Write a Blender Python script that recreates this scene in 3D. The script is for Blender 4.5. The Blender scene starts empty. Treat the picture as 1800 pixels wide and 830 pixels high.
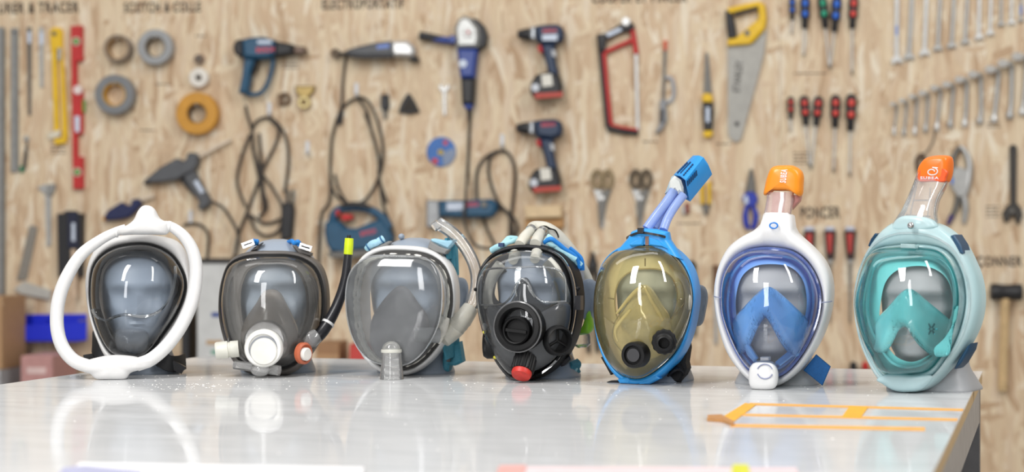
import bpy, bmesh, math, random
from mathutils import Vector, Matrix
random.seed(11)
scn = bpy.context.scene
COL = scn.collection
R = math.radians
# ------------------------------------------------------------------ camera (photo taken as 1800 x 830)
F, CX, HY = 3214.0, 900.0, 420.0      # focal length in pixels, principal column, horizon row
TZ, H = 0.75, 0.218                   # table height, camera height above the table
CZ = TZ + H
cam = bpy.data.cameras.new('camera'); camo = bpy.data.objects.new('camera', cam); COL.objects.link(camo)
camo.location = (0, 0, CZ); camo.rotation_euler = (R(90), 0, 0)
cam.sensor_width = 36; cam.lens = F / 1800 * 36; cam.shift_y = 5 / 1800
cam.clip_start = 0.05
cam.dof.use_dof = True; cam.dof.focus_distance = 2.74; cam.dof.aperture_fstop = 3.7
scn.camera = camo
# ------------------------------------------------------------------ world and lights
w = bpy.data.worlds.new('world'); scn.world = w; w.use_nodes = True
bg = w.node_tree.nodes['Background']; bg.inputs[0].default_value = (1.0, 0.99, 0.975, 1); bg.inputs[1].default_value = 0.40
def area(name, loc, target, sx, sy, power, col=(1, 1, 1)):
    l = bpy.data.lights.new(name, 'AREA'); l.shape = 'RECTANGLE'; l.size = sx; l.size_y = sy; l.energy = power; l.color = col
    o = bpy.data.objects.new(name, l); COL.objects.link(o); o.location = loc
    o.rotation_euler = (Vector(target) - Vector(loc)).to_track_quat('-Z', 'Y').to_euler()
    return o
WARM = (1.0, 0.985, 0.965)
area('ceiling_light', (-1.5, 0.7, 3.3), (-0.5, 3.9, 0.7), 0.5, 2.4, 98, WARM)
area('ceiling_light', (2.2, 1.4, 3.3), (0.9, 4.2, 0.7), 0.4, 2.4, 56, WARM)
area('window_light', (-1.6, -2.4, 2.1), (-0.1, 3.0, 0.9), 0.6, 2.4, 55, (1.0, 1.0, 1.0))
area('ceiling_light', (-0.4, 3.5, 3.3), (-0.4, 3.5, 0.0), 3.0, 0.5, 12, WARM)
scn.view_settings.view_transform = 'Standard'; scn.view_settings.look = 'None'
scn.view_settings.exposure = 0.06; scn.view_settings.gamma = 1.0; scn.view_settings.use_curve_mapping = False
# ------------------------------------------------------------------ frames: pixel + depth -> point
class Frame:
    def __init__(s, origin, yaw):
        s.o = Vector(origin); s.yaw = yaw
        m = Matrix.Rotation(yaw, 3, 'Z'); s.x = m @ Vector((1, 0, 0)); s.n = m @ Vector((0, -1, 0))
    def pt(s, px, py, d=0.0):
        dv = Vector(((px - CX) / F, 1, -(py - HY) / F)); c = Vector((0, 0, CZ))
        t = ((s.o - c).dot(s.n) + d) / dv.dot(s.n)
        p = c + dv * t - s.o
        return Vector((p.dot(s.x), -d, p.z))
    def world(s, px, py, d=0.0):
        p = s.pt(px, py, d)
        return s.o + s.x * p.x + s.n * d + Vector((0, 0, p.z))
    def xz(s, pts, d=0.0):
        r = [s.pt(a, b, d) for a, b in pts]
        return [(p.x, p.z) for p in r]
    def m(s, px):            # pixels -> metres at this frame's origin
        return px * (s.o - Vector((0, 0, CZ))).y / F
def crop(x0, y0, k):
    return lambda pts: [(x0 + a / k, y0 + b / k) for a, b in pts]
def table_pt(px, py, up=0.0):
    z = F * (H - up) / (py - HY)
    return Vector(((px - CX) / F * z, z, TZ + up))
# ------------------------------------------------------------------ materials
def lin(c):
    if isinstance(c, str):
        c = tuple(int(c[i:i + 2], 16) / 255 for i in (0, 2, 4))
    return tuple(x / 12.92 if x <= 0.04045 else ((x + 0.055) / 1.055) ** 2.4 for x in c)
MATS = {}
def mat(key, col, rough=0.5, metal=0.0, var=0.08, scale=40.0, bump=0.0, spec=0.5, sss=0.0, coat=0.0, trans=0.0):
    if key in MATS: return MATS[key]
    m = bpy.data.materials.new(key); m.use_nodes = True; nt = m.node_tree; b = nt.nodes['Principled BSDF']
    c = lin(col)
    tc = nt.nodes.new('ShaderNodeTexCoord'); no = nt.nodes.new('ShaderNodeTexNoise')
    no.inputs['Scale'].default_value = scale; no.inputs['Detail'].default_value = 4
    nt.links.new(tc.outputs['Object'], no.inputs['Vector'])
    mr = nt.nodes.new('ShaderNodeMapRange'); mr.inputs[1].default_value = 0.3; mr.inputs[2].default_value = 0.7
    mr.inputs[3].default_value = 1 - var; mr.inputs[4].default_value = 1 + var
    nt.links.new(no.outputs[0], mr.inputs[0])
    mx = nt.nodes.new('ShaderNodeVectorMath'); mx.operation = 'SCALE'; mx.inputs[0].default_value = c
    nt.links.new(mr.outputs[0], mx.inputs['Scale']); nt.links.new(mx.outputs[0], b.inputs['Base Color'])
    b.inputs['Roughness'].default_value = rough; b.inputs['Metallic'].default_value = metal
    b.inputs['Specular IOR Level'].default_value = spec
    if coat: b.inputs['Coat Weight'].default_value = coat; b.inputs['Coat Roughness'].default_value = 0.08
    if sss:
        b.inputs['Subsurface Weight'].default_value = sss; b.inputs['Subsurface Radius'].default_value = (.01, .01, .01)
        b.inputs['Subsurface Scale'].default_value = 0.6
    if bump:
        bp = nt.nodes.new('ShaderNodeBump'); bp.inputs['Strength'].default_value = bump; bp.inputs['Distance'].default_value = 0.002
        nt.links.new(no.outputs[0], bp.inputs['Height']); nt.links.new(bp.outputs[0], b.inputs['Normal'])
    if trans:
        out = nt.nodes['Material Output']; tr = nt.nodes.new('ShaderNodeBsdfTransparent'); tr.inputs[0].default_value = (*[min(1, x * 0.6 + 0.4) for x in c], 1)
        ms = nt.nodes.new('ShaderNodeMixShader'); ms.inputs[0].default_value = trans
        nt.links.new(b.outputs[0], ms.inputs[1]); nt.links.new(tr.outputs[0], ms.inputs[2]); nt.links.new(ms.outputs[0], out.inputs[0])
    MATS[key] = m
    return m
def clear(key, tint, haze=0.05, hazecol='ffffff', rough=0.03, refl=1.0, scratch=0.0):
    """thin clear plastic: tinted see-through, Fresnel gloss, a share of milky haze"""
    if key in MATS: return MATS[key]
    m = bpy.data.materials.new(key); m.use_nodes = True; nt = m.node_tree; nt.nodes.remove(nt.nodes['Principled BSDF'])
    out = nt.nodes['Material Output']
    tr = nt.nodes.new('ShaderNodeBsdfTransparent'); tr.inputs[0].default_value = (*lin(tint), 1)
    df = nt.nodes.new('ShaderNodeBsdfDiffuse'); df.inputs[0].default_value = (*lin(hazecol), 1)
    gl = nt.nodes.new('ShaderNodeBsdfGlossy'); gl.inputs[0].default_value = (1, 1, 1, 1); gl.inputs['Roughness'].default_value = rough
    fr = nt.nodes.new('ShaderNodeFresnel'); fr.inputs[0].default_value = 1.45
    mu = nt.nodes.new('ShaderNodeMath'); mu.operation = 'MULTIPLY'; mu.inputs[1].default_value = refl; mu.use_clamp = True
    nt.links.new(fr.outputs[0], mu.inputs[0])
    tc = nt.nodes.new('ShaderNodeTexCoord'); no = nt.nodes.new('ShaderNodeTexNoise'); no.inputs['Scale'].default_value = 25; no.inputs['Detail'].default_value = 5
    nt.links.new(tc.outputs['Object'], no.inputs['Vector'])
    mr = nt.nodes.new('ShaderNodeMapRange'); mr.inputs[1].default_value = 0.3; mr.inputs[2].default_value = 0.7
    mr.inputs[3].default_value = haze * 0.6; mr.inputs[4].default_value = haze * 1.4; nt.links.new(no.outputs[0], mr.inputs[0])
    m1 = nt.nodes.new('ShaderNodeMixShader'); nt.links.new(mr.outputs[0], m1.inputs[0]); nt.links.new(tr.outputs[0], m1.inputs[1]); nt.links.new(df.outputs[0], m1.inputs[2])
    m2 = nt.nodes.new('ShaderNodeMixShader'); nt.links.new(mu.outputs[0], m2.inputs[0]); nt.links.new(m1.outputs[0], m2.inputs[1]); nt.links.new(gl.outputs[0], m2.inputs[2])
    if scratch:
        bp = nt.nodes.new('ShaderNodeBump'); bp.inputs['Strength'].default_value = scratch; bp.inputs['Distance'].default_value = 0.002
        n2 = nt.nodes.new('ShaderNodeTexNoise'); n2.inputs['Scale'].default_value = 12; nt.links.new(tc.outputs['Object'], n2.inputs['Vector'])
        nt.links.new(n2.outputs[0], bp.inputs['Height']); nt.links.new(bp.outputs[0], gl.inputs['Normal'])
    nt.links.new(m2.outputs[0], out.inputs[0])
    MATS[key] = m
    return m
# ------------------------------------------------------------------ mesh building
def spline(pts, n=8, closed=False):
    pts = [Vector(p) for p in pts]; N = len(pts); out = []
    segs = N if closed else N - 1
    for i in range(segs):
        if closed: a, b, c, d = pts[i - 1], pts[i], pts[(i + 1) % N], pts[(i + 2) % N]
        else: a, b, c, d = pts[max(i - 1, 0)], pts[i], pts[i + 1], pts[min(i + 2, N - 1)]
        for k in range(n):
            t = k / n
            out.append(0.5 * ((2 * b) + (c - a) * t + (2 * a - 5 * b + 4 * c - d) * t * t + (3 * b - a - 3 * c + d) * t ** 3))
    if not closed: out.append(pts[-1].copy())
    return out
def resample(pts, n):
    """closed 2-D loop -> n evenly spaced points, counter-clockwise"""
    P = [Vector((p[0], p[1])) for p in pts]
    A = sum(P[i].x * P[(i + 1) % len(P)].y - P[(i + 1) % len(P)].x * P[i].y for i in range(len(P)))
    if A < 0: P.reverse()
    L = [0]
    for i in range(len(P)): L.append(L[-1] + (P[(i + 1) % len(P)] - P[i]).length)
    out = []; j = 0
    for k in range(n):
        s = L[-1] * k / n
        while L[j + 1] < s: j += 1
        t = (s - L[j]) / max(1e-9, L[j + 1] - L[j])
        out.append(P[j].lerp(P[(j + 1) % len(P)], t))
    return out
def smooth2(pts, n=64):
    return resample(spline([(a, b) for a, b in pts], 8, True), n)
def offset2(P, o):
    n = len(P); out = []
    for i in range(n):
        t = (P[(i + 1) % n] - P[i - 1]); t.normalize()
        out.append(P[i] + Vector((t.y, -t.x)) * o)
    return out
class MB:
    def __init__(s): s.v = []; s.f = []
    def add(s, vs, fs):
        k = len(s.v); s.v += [tuple(v) for v in vs]; s.f += [tuple(i + k for i in f) for f in fs]; return s
    def loft(s, rings, cap0=True, cap1=True, closed=False):
        n = len(rings[0]); vs = [p for r in rings for p in r]; fs = []
        m = len(rings)
        for i in range(m if closed else m - 1):
            a = i * n; b = ((i + 1) % m) * n
            for j in range(n):
                fs.append((a + j, a + (j + 1) % n, b + (j + 1) % n, b + j))
        if not closed:
            if cap0: fs.append(tuple(reversed(range(n))))
            if cap1: fs.append(tuple((m - 1) * n + j for j in range(n)))
        return s.add(vs, fs)
    def prism(s, poly, d0, d1, bev=0.0):
        P = [Vector((p[0], p[1])) for p in poly]
        A = sum(P[i].x * P[(i + 1) % len(P)].y - P[(i + 1) % len(P)].x * P[i].y for i in range(len(P)))
        if A < 0: P.reverse()
        rings = [[(p.x, -d0, p.y) for p in P]]
        if bev:
            Q = []
            n = len(P)
            for i in range(n):
                e1 = (P[i] - P[i - 1]).normalized(); e2 = (P[(i + 1) % n] - P[i]).normalized()
                nn = Vector((e1.y + e2.y, -e1.x - e2.x))
                q = nn / max(0.6, nn.dot(Vector((e1.y, -e1.x))))
                if q.length > 2: q = q.normalized() * 2
                Q.append(P[i] - q * bev)
            rings.append([(p.x, -(d1 - bev), p.y) for p in P]); rings.append([(p.x, -d1, p.y) for p in Q])
        else: rings.append([(p.x, -d1, p.y) for p in P])
        return s.loft(rings)
    def tube(s, pts, r, n=12, caps=True, flat=1.0):
        pts = [Vector(p) for p in pts]; N = len(pts)
        rr = r if isinstance(r, (list, tuple)) else [r] * N
        if len(rr) != N:
            rr = [rr[min(int(i / (N - 1) * (len(rr) - 1)), len(rr) - 2)] * (1 - (i / (N - 1) * (len(rr) - 1) - min(int(i / (N - 1) * (len(rr) - 1)), len(rr) - 2))) +
                  rr[min(int(i / (N - 1) * (len(rr) - 1)), len(rr) - 2) + 1] * (i / (N - 1) * (len(rr) - 1) - min(int(i / (N - 1) * (len(rr) - 1)), len(rr) - 2)) for i in range(N)]
        T = [(pts[min(i + 1, N - 1)] - pts[max(i - 1, 0)]).normalized() for i in range(N)]
        u = T[0].orthogonal().normalized()
        if abs(T[0].y) < 0.9: u = T[0].cross(Vector((0, 1, 0))).normalized()
        rings = []
        for i in range(N):
            if i:
                u = (u - T[i] * u.dot(T[i])).normalized()
            v = T[i].cross(u)
            rings.append([pts[i] + (u * math.cos(a) + v * math.sin(a) * flat) * rr[i] for a in [2 * math.pi * k / n for k in range(n)]])
        return s.loft(rings, caps, caps)
    def lathe(s, prof, center, axis=(0, -1, 0), n=32, sx=1.0, caps=True):
        ax = Vector(axis).normalized(); c = Vector(center)
        u = Vector((0, 0, 1)).cross(ax)
        u = u.normalized() if u.length > 1e-3 else Vector((1, 0, 0))
        v = ax.cross(u)
        rings = [[c + ax * h + (u * math.cos(a) * sx + v * math.sin(a)) * r for a in [2 * math.pi * k / n for k in range(n)]] for r, h in prof]
        return s.loft(rings, caps, caps)
    def ellipsoid(s, c, rx, ry, rz, n=20, m=10):
        c = Vector(c); rings = []
        for i in range(m + 1):
            t = math.pi * (i + 0.02) / (m + 0.04) - math.pi / 2
            rings.append([c + Vector((rx * math.cos(t) * math.cos(a), ry * math.cos(t) * math.sin(a), rz * math.sin(t))) for a in [2 * math.pi * k / n for k in range(n)]])
        return s.loft(rings)
    def box(s, c, size, rot=None):
        c = Vector(c); x, y, z = [q / 2 for q in size]
        vs = [Vector((a * x, b * y, e * z)) for a in (-1, 1) for b in (-1, 1) for e in (-1, 1)]
        if rot is not None: vs = [rot @ q for q in vs]
        return s.add([c + q for q in vs], [(0, 1, 3, 2), (4, 6, 7, 5), (0, 4, 5, 1), (2, 3, 7, 6), (0, 2, 6, 4), (1, 5, 7, 3)])
    def ribbon(s, pts, width, th, up=(0, 0, 1)):
        """strap: pts centre line, width vector direction 'up'"""
        pts = [Vector(p) for p in pts]; N = len(pts); rings = []
        for i in range(N):
            T = (pts[min(i + 1, N - 1)] - pts[max(i - 1, 0)]).normalized(); U = Vector(up); U = (U - T * U.dot(T)).normalized(); V = T.cross(U)
            a = U * width / 2; b = V * th / 2
            rings.append([pts[i] + a + b, pts[i] - a + b, pts[i] - a - b, pts[i] + a - b])
        return s.loft(rings)
    def rim(s, P, section, dfun=None):
        """sweep a closed section [(outward, forward)] round the closed loop P [(x,z)]"""
        n = len(P); rings = []
        for i in range(n):
            t = (P[(i + 1) % n] - P[i - 1]).normalized(); o = Vector((t.y, -t.x)); d0 = dfun(P[i].x, P[i].y) if dfun else 0
            rings.append([(P[i].x + o.x * a, -(d0 + b), P[i].y + o.y * a) for a, b in section])
        return s.loft(rings, closed=True)
    def dome(s, P, d0, depth, a=0.7, b=1.0, rings=14, center=None, dfun=None, keep=0.0):
        """bulging lid over the loop P; a: how flat the front is, b: how steep the wall"""
        n = len(P); c = center or sum(P, Vector((0, 0))) / n; vs = []; fs = []
        for k in range(rings):
            th = (math.pi / 2) * k / rings; sc = math.cos(th) ** a; g = math.sin(th) ** b
            for p in P:
                q = c + (p - c) * sc; base = dfun(p.x, p.y) if dfun else 0
                vs.append((q.x, -(d0 + depth * g + base * sc ** 2), q.y))
        vs.append((c.x, -(d0 + depth), c.y))
        for k in range(rings - 1):
            for j in range(n): fs.append((k * n + j, k * n + (j + 1) % n, (k + 1) * n + (j + 1) % n, (k + 1) * n + j))
        k = rings - 1
        for j in range(n): fs.append((k * n + j, k * n + (j + 1) % n, rings * n))
        return s.add(vs, fs)
    def pillow(s, P, d0, front, back, a=0.6, b=1.0, rings=8, dfun=None):
        m1 = MB().dome(P, d0, front, a, b, rings, dfun=dfun); m2 = MB().dome(P, d0, -back, a, b, rings, dfun=dfun)
        s.add(m1.v, m1.f); return s.add(m2.v, [tuple(reversed(f)) for f in m2.f])
    def build(s, name, m, parent=None, smooth=35, loc=None, solid=0.0):
        me = bpy.data.meshes.new(name); me.from_pydata(s.v, [], s.f); me.update()
        bm = bmesh.new(); bm.from_mesh(me); bmesh.ops.remove_doubles(bm, verts=bm.verts, dist=1e-6); bmesh.ops.recalc_face_normals(bm, faces=bm.faces); bm.to_mesh(me); bm.free()
        if smooth:
            me.polygons.foreach_set('use_smooth', [True] * len(me.polygons)); me.set_sharp_from_angle(angle=R(smooth))
        me.materials.append(m)
        o = bpy.data.objects.new(name, me); COL.objects.link(o)
        if parent is not None: o.parent = parent
        if solid:
            md = o.modifiers.new('solid', 'SOLIDIFY'); md.thickness = solid; md.offset = 0
        return o
def tag(o, label, cat, group=None):
    o['label'] = label; o['category'] = cat
    if group: o['group'] = group
    return o
def thing(name, label, cat, frame, group=None):
    o = bpy.data.objects.new(name, None); COL.objects.link(o); o.empty_display_size = 0.05
    o.location = frame.o; o.rotation_euler = (0, 0, frame.yaw); return tag(o, label, cat, group)
def single(mb, name, m, frame, label, cat, group=None, smooth=35):
    o = mb.build(name, m, None, smooth); o.location = frame.o; o.rotation_euler = (0, 0, frame.yaw); return tag(o, label, cat, group)
def text_mb(txt, height, width=None, bold=0.02, depth=0.0):
    """lettering as flat mesh in XZ, lower-left corner at the origin"""
    cu = bpy.data.curves.new('txt', 'FONT'); cu.body = txt; cu.offset = bold; cu.resolution_u = 3; cu.fill_mode = 'FRONT'; cu.space_character = 1.18
    ob = bpy.data.objects.new('txt', cu); me = bpy.data.meshes.new_from_object(ob)
    xs = [v.co.x for v in me.vertices]; ys = [v.co.y for v in me.vertices]
    x0, x1, y0, y1 = min(xs), max(xs), min(ys), max(ys)
    ky = height / (y1 - y0); kx = (width / (x1 - x0)) if width else ky
    m = MB().add([((v.co.x - x0) * kx, 0, (v.co.y - y0) * ky) for v in me.vertices], [tuple(p.vertices) for p in me.polygons])
    bpy.data.objects.remove(ob); bpy.data.curves.remove(cu); bpy.data.meshes.remove(me)
    return m
def place_text(txt, fr, p0, p1, hpx, d, m, parent, name='lettering', bold=0.02):
    """baseline from pixel p0 to p1, letter height hpx pixels, standing d off the frame plane"""
    a, b = fr.pt(*p0, d), fr.pt(*p1, d); e = (b - a); L = e.length; e.normalize(); u = Vector((0, -1, 0)).cross(e)
    if abs(u.length) < .5: u = Vector((0, 0, 1))
    t = text_mb(txt, fr.m(hpx), L, bold)
    t.v = [tuple(a + e * v[0] + u * v[2]) for v in t.v]
    return t.build(name, m, parent, 0)
# ------------------------------------------------------------------ the setting
WALL = Frame((0, 5.74, CZ), -R(5.9))
def WF(px, py, d=0.0):
    return Frame(WALL.world(px, py, d), WALL.yaw)
def struct(o):
    o['kind'] = 'structure'; return o
def osb_material():
    m = bpy.data.materials.new('osb'); m.use_nodes = True; nt = m.node_tree; N = nt.nodes; L = nt.links
    b = N['Principled BSDF']; b.inputs['Roughness'].default_value = 0.6; b.inputs['Specular IOR Level'].default_value = 0.3
    tc = N.new('ShaderNodeTexCoord')
    def layer(ang, sl, ss, seed):
        # bend the strands a little, then stretch cells along their grain
        nz = N.new('ShaderNodeTexNoise'); nz.inputs['Scale'].default_value = 5; nz.inputs['Detail'].default_value = 2
        L.new(tc.outputs['Object'], nz.inputs['Vector'])
        sub = N.new('ShaderNodeVectorMath'); sub.operation = 'MULTIPLY_ADD'; sub.inputs[1].default_value = (0.06, 0, 0.06)
        L.new(nz.outputs['Color'], sub.inputs[0]); L.new(tc.outputs['Object'], sub.inputs[2])
        mp = N.new('ShaderNodeMapping'); mp.vector_type = 'TEXTURE'; mp.inputs['Rotation'].default_value = (0, R(ang), 0)
        mp.inputs['Location'].default_value = (seed, 0, seed * 0.7)
        L.new(sub.outputs[0], mp.inputs[0])
        sc = N.new('ShaderNodeVectorMath'); sc.operation = 'MULTIPLY'; sc.inputs[1].default_value = (ss, 0.0, sl); L.new(mp.outputs[0], sc.inputs[0])
        vo = N.new('ShaderNodeTexVoronoi'); vo.voronoi_dimensions = '3D'; vo.inputs['Scale'].default_value = 1; L.new(sc.outputs[0], vo.inputs['Vector'])
        sp = N.new('ShaderNodeSeparateColor'); L.new(vo.outputs['Color'], sp.inputs[0])
        return sp
    def ramp(sock):
        cr = N.new('ShaderNodeValToRGB'); cr.color_ramp.interpolation = 'LINEAR'
        e = cr.color_ramp.elements; cols = ['bd9f80', 'd0b698', 'dac4a5', 'e4d2b5', 'd0b495', 'ece0ca']
        e[0].position = 0.0; e[0].color = (*lin(cols[0]), 1); e[1].position = 1.0; e[1].color = (*lin(cols[5]), 1)
        for i, c in enumerate(cols[1:5]): x = e.new(0.15 + 0.2 * i); x.color = (*lin(c), 1)
        L.new(sock, cr.inputs[0]); return cr.outputs[0]
    col = ramp(layer(4, 9, 52, 1.3).outputs[0])
    for ang, sl, ss, seed, thr in ((-38, 12, 44, 4.1, 0.66), (42, 12, 44, 7.7, 0.68), (12, 8, 46, 9.2, 0.55), (-14, 9, 60, 3.7, 0.55), (75, 16, 56, 5.5, 0.86), (3, 7, 70, 2.2, 0.6)):
        sp = layer(ang, sl, ss, seed)
        gt = N.new('ShaderNodeMath'); gt.operation = 'GREATER_THAN'; gt.inputs[1].default_value = thr; L.new(sp.outputs[1], gt.inputs[0])
        mx = N.new('ShaderNodeMix'); mx.data_type = 'RGBA'; L.new(gt.outputs[0], mx.inputs[0]); L.new(col, mx.inputs[6]); L.new(ramp(sp.outputs[0]), mx.inputs[7]); col = mx.outputs[2]
    # fine grain
    mp = N.new('ShaderNodeVectorMath'); mp.operation = 'MULTIPLY'; mp.inputs[1].default_value = (160, 0, 18); L.new(tc.outputs['Object'], mp.inputs[0])
    nz = N.new('ShaderNodeTexNoise'); nz.inputs['Scale'].default_value = 1; nz.inputs['Detail'].default_value = 3; L.new(mp.outputs[0], nz.inputs['Vector'])
    mr = N.new('ShaderNodeMapRange'); mr.inputs[3].default_value = 0.82; mr.inputs[4].default_value = 1.12; L.new(nz.outputs[0], mr.inputs[0])
    vs = N.new('ShaderNodeVectorMath'); vs.operation = 'SCALE'; L.new(col, vs.inputs[0]); L.new(mr.outputs[0], vs.inputs['Scale'])
    L.new(vs.outputs[0], b.inputs['Base Color'])
    bp = N.new('ShaderNodeBump'); bp.inputs['Strength'].default_value = 0.15; bp.inputs['Distance'].default_value = 0.001; L.new(nz.outputs[0], bp.inputs['Height']); L.new(bp.outputs[0], b.inputs['Normal'])
    return m
OSB = osb_material()
wallf = Frame((WALL.o.x, WALL.o.y, 0), WALL.yaw)
back = MB().box((0, 0.065, 1.6), (13.0, 0.09, 3.2)).build('wall_back', mat('stud_wall', 'b59a7a', 0.8), None, 0)
back.location = wallf.o; back.rotation_euler = (0, 0, wallf.yaw); struct(back)
seam = wallf.pt(1371, 420).x; wlen = 2.44
for i in range(-3, 3):
    x0 = seam + i * wlen; x1 = x0 + wlen
    if x0 < -6.4 or x1 > 6.5: continue
    p = MB().prism([(x0 + 0.0004, 0.0), (x1 - 0.0004, 0.0), (x1 - 0.0004, 3.1), (x0 + 0.0004, 3.1)], -0.02, 0.0, 0.0008).build('osb_panel', OSB, back, 0)
fl = MB().box((0, 3.0, -0.05), (14, 16, 0.1)).build('floor', mat('concrete', '9a9792', 0.7, var=0.1, scale=3), None, 0); struct(fl)
# printed wall headings
INK = mat('ink', '2c2622', 0.8)
INKS = mat('ink_soft', '5a4a3e', 0.8)
def heading(txt, p0, p1, h, bold=0.03):
    o = place_text(txt, WALL, p0, p1, h, 0.0006, INK, None, 'lettering', bold)
    # re-express in the wall's own space
    o.data.transform(Matrix.Translation((0, 0, CZ))); o.parent = back; return o
heading('MESURER & TRACER', (-36, 25), (139, 22), 20)
heading('SCOTCH & COLLE', (218, 23), (353, 21), 19)
heading('ELECTROPORTATIF', (566, 17), (710, 15), 19)
heading('COUPER ET PINCER', (1040, 6), (1208, 4), 19)
heading('PONCER', (1407, 385), (1477, 384), 21)
heading('TRONÇONNER', (1663, 473), (1797, 473), 22)
def caption(x, y, wpx, n=1, gap=6):
    for i in range(n):
        m = MB(); k = 0.0; r = random.Random(int(x * 7 + y + i)); 
        while k < wpx:
            wd = r.uniform(4, 11); a = WALL.xz([(x + k, y + i * gap), (x + min(wpx, k + wd), y + i * gap), (x + min(wpx, k + wd), y + i * gap + 2.2), (x + k, y + i * gap + 2.2)], 0.0004)
            m.prism([(q[0], q[1] + CZ) for q in a], 0.0, 0.0005); k += wd + 2
        m.build('caption_print', INKS, back, 0)
for c in ((90, 256, 26, 3), (343, 62, 20, 1), (274, 147, 24, 1), (246, 228, 26, 1), (495, 112, 30, 2), (1395, 128, 60, 1), (1395, 268, 30, 4), (1733, 362, 24, 4), (1190, 392, 42, 1), (1735, 216, 24, 2), (960, 122, 22, 1), (1130, 248, 26, 1), (1258, 252, 26, 1)):
    caption(*c)
# ------------------------------------------------------------------ the table
def table_material():
    m = bpy.data.materials.new('table_laminate'); m.use_nodes = True; nt = m.node_tree; N = nt.nodes; L = nt.links; b = N['Principled BSDF']
    tc = N.new('ShaderNodeTexCoord'); mp = N.new('ShaderNodeMapping'); mp.inputs['Scale'].default_value = (3, 14, 1); L.new(tc.outputs['Object'], mp.inputs[0])
    n1 = N.new('ShaderNodeTexNoise'); n1.inputs['Scale'].default_value = 3; n1.inputs['Detail'].default_value = 7; n1.inputs['Roughness'].default_value = 0.7; L.new(mp.outputs[0], n1.inputs['Vector'])
    cr = N.new('ShaderNodeValToRGB'); e = cr.color_ramp.elements; e[0].position = 0.35; e[0].color = (*lin('c8c9ca'), 1); e[1].position = 0.68; e[1].color = (*lin('dadbdc'), 1); L.new(n1.outputs[0], cr.inputs[0])
    L.new(cr.outputs[0], b.inputs['Base Color']); b.inputs['Roughness'].default_value = 0.06; b.inputs['IOR'].default_value = 1.075
    n2 = N.new('ShaderNodeTexNoise'); n2.inputs['Scale'].default_value = 9; n2.inputs['Detail'].default_value = 5; L.new(tc.outputs['Object'], n2.inputs['Vector'])
    mr = N.new('ShaderNodeMapRange'); mr.inputs[1].default_value = 0.35; mr.inputs[2].default_value = 0.75; mr.inputs[3].default_value = 0.03; mr.inputs[4].default_value = 0.16; L.new(n2.outputs[0], mr.inputs[0]); L.new(mr.outputs[0], b.inputs['Roughness'])
    return m
A = table_pt(360, 626); B = table_pt(1727, 653)
tdir = (B - A).normalized(); tyaw = math.atan2(tdir.y, tdir.x); tlen = (B - A).length; tdep = 1.95
TAB = Frame((A.x, A.y, 0), tyaw)        # origin on the floor below the far left corner; local -y runs to the viewer
tb = thing('work_table', 'white-topped work table with plywood edge and grey steel frame', 'table', TAB)
MB().box((tlen / 2, -tdep / 2, TZ - 0.0015), (tlen, tdep, 0.003)).build('table_top', table_material(), tb, 0)
MB().box((tlen / 2, -tdep / 2, TZ - 0.011), (tlen - 0.001, tdep - 0.001, 0.016)).build('plywood_core', mat('ply', 'c2a67c', 0.6, var=0.15, scale=60), tb, 0)
steel = mat('frame_steel', 'a3a3a4', 0.45, 0.3, var=0.12, scale=30); steel2 = mat('leg_steel', '6f7074', 0.45, 0.4, var=0.1)
for (x, y, sx, sy) in ((tlen / 2, -0.03, tlen - 0.02, 0.03), (tlen / 2, -tdep + 0.03, tlen - 0.02, 0.03), (0.03, -tdep / 2, 0.03, tdep - 0.1), (tlen - 0.018, -tdep / 2, 0.03, tdep - 0.1)):
    MB().box((x, y, TZ - 0.019 - 0.03), (sx, sy, 0.06)).build('apron_rail', steel, tb, 0)
for x in (0.03, tlen - 0.028):
    for y in (-0.03, -tdep + 0.03):
        MB().box((x, y, (TZ - 0.02) / 2), (0.05, 0.05, TZ - 0.02)).build('leg', steel2, tb, 0)
# dust and plaster specks
def specks():
    m = MB(); r = random.Random(5)
    for i in range(420):
        px = r.uniform(120, 1700); py = 655 + abs(r.gauss(0, 13)) + (px - 200) / 1500 * 16
        if i % 5 == 0: py = r.uniform(660, 800)
        if i < 90: px = r.gauss(300, 70); py = 674 + abs(r.gauss(0, 7))
        p = table_pt(px, py); q = p - TAB.o; loc = Vector((q.dot(TAB.x), -q.dot(TAB.n), TZ))
        if not (0.02 < loc.x < tlen - 0.02 and -tdep < loc.y < -0.02): continue
        a = r.uniform(0.0005, 0.0016) * (2.2 if r.random() < 0.06 else 1); n = 6; hh = a * 0.25
        m.loft([[(loc.x + math.cos(t) * a * k * r.uniform(.6, 1.2), loc.y + math.sin(t) * a * k * r.uniform(.8, 1.6), TZ + hz) for t in [2 * math.pi * j / n for j in range(n)]] for k, hz in ((1, 0.0), (0.6, hh))])
    o = m.build('dust', mat('plaster_dust', 'f4f2ee', 0.9), None, 0); o.location = TAB.o; o.rotation_euler = (0, 0, tyaw)
    o['kind'] = 'stuff'; o['label'] = 'white plaster dust specks scattered over the table top'; o['category'] = 'dust'
specks()
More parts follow.
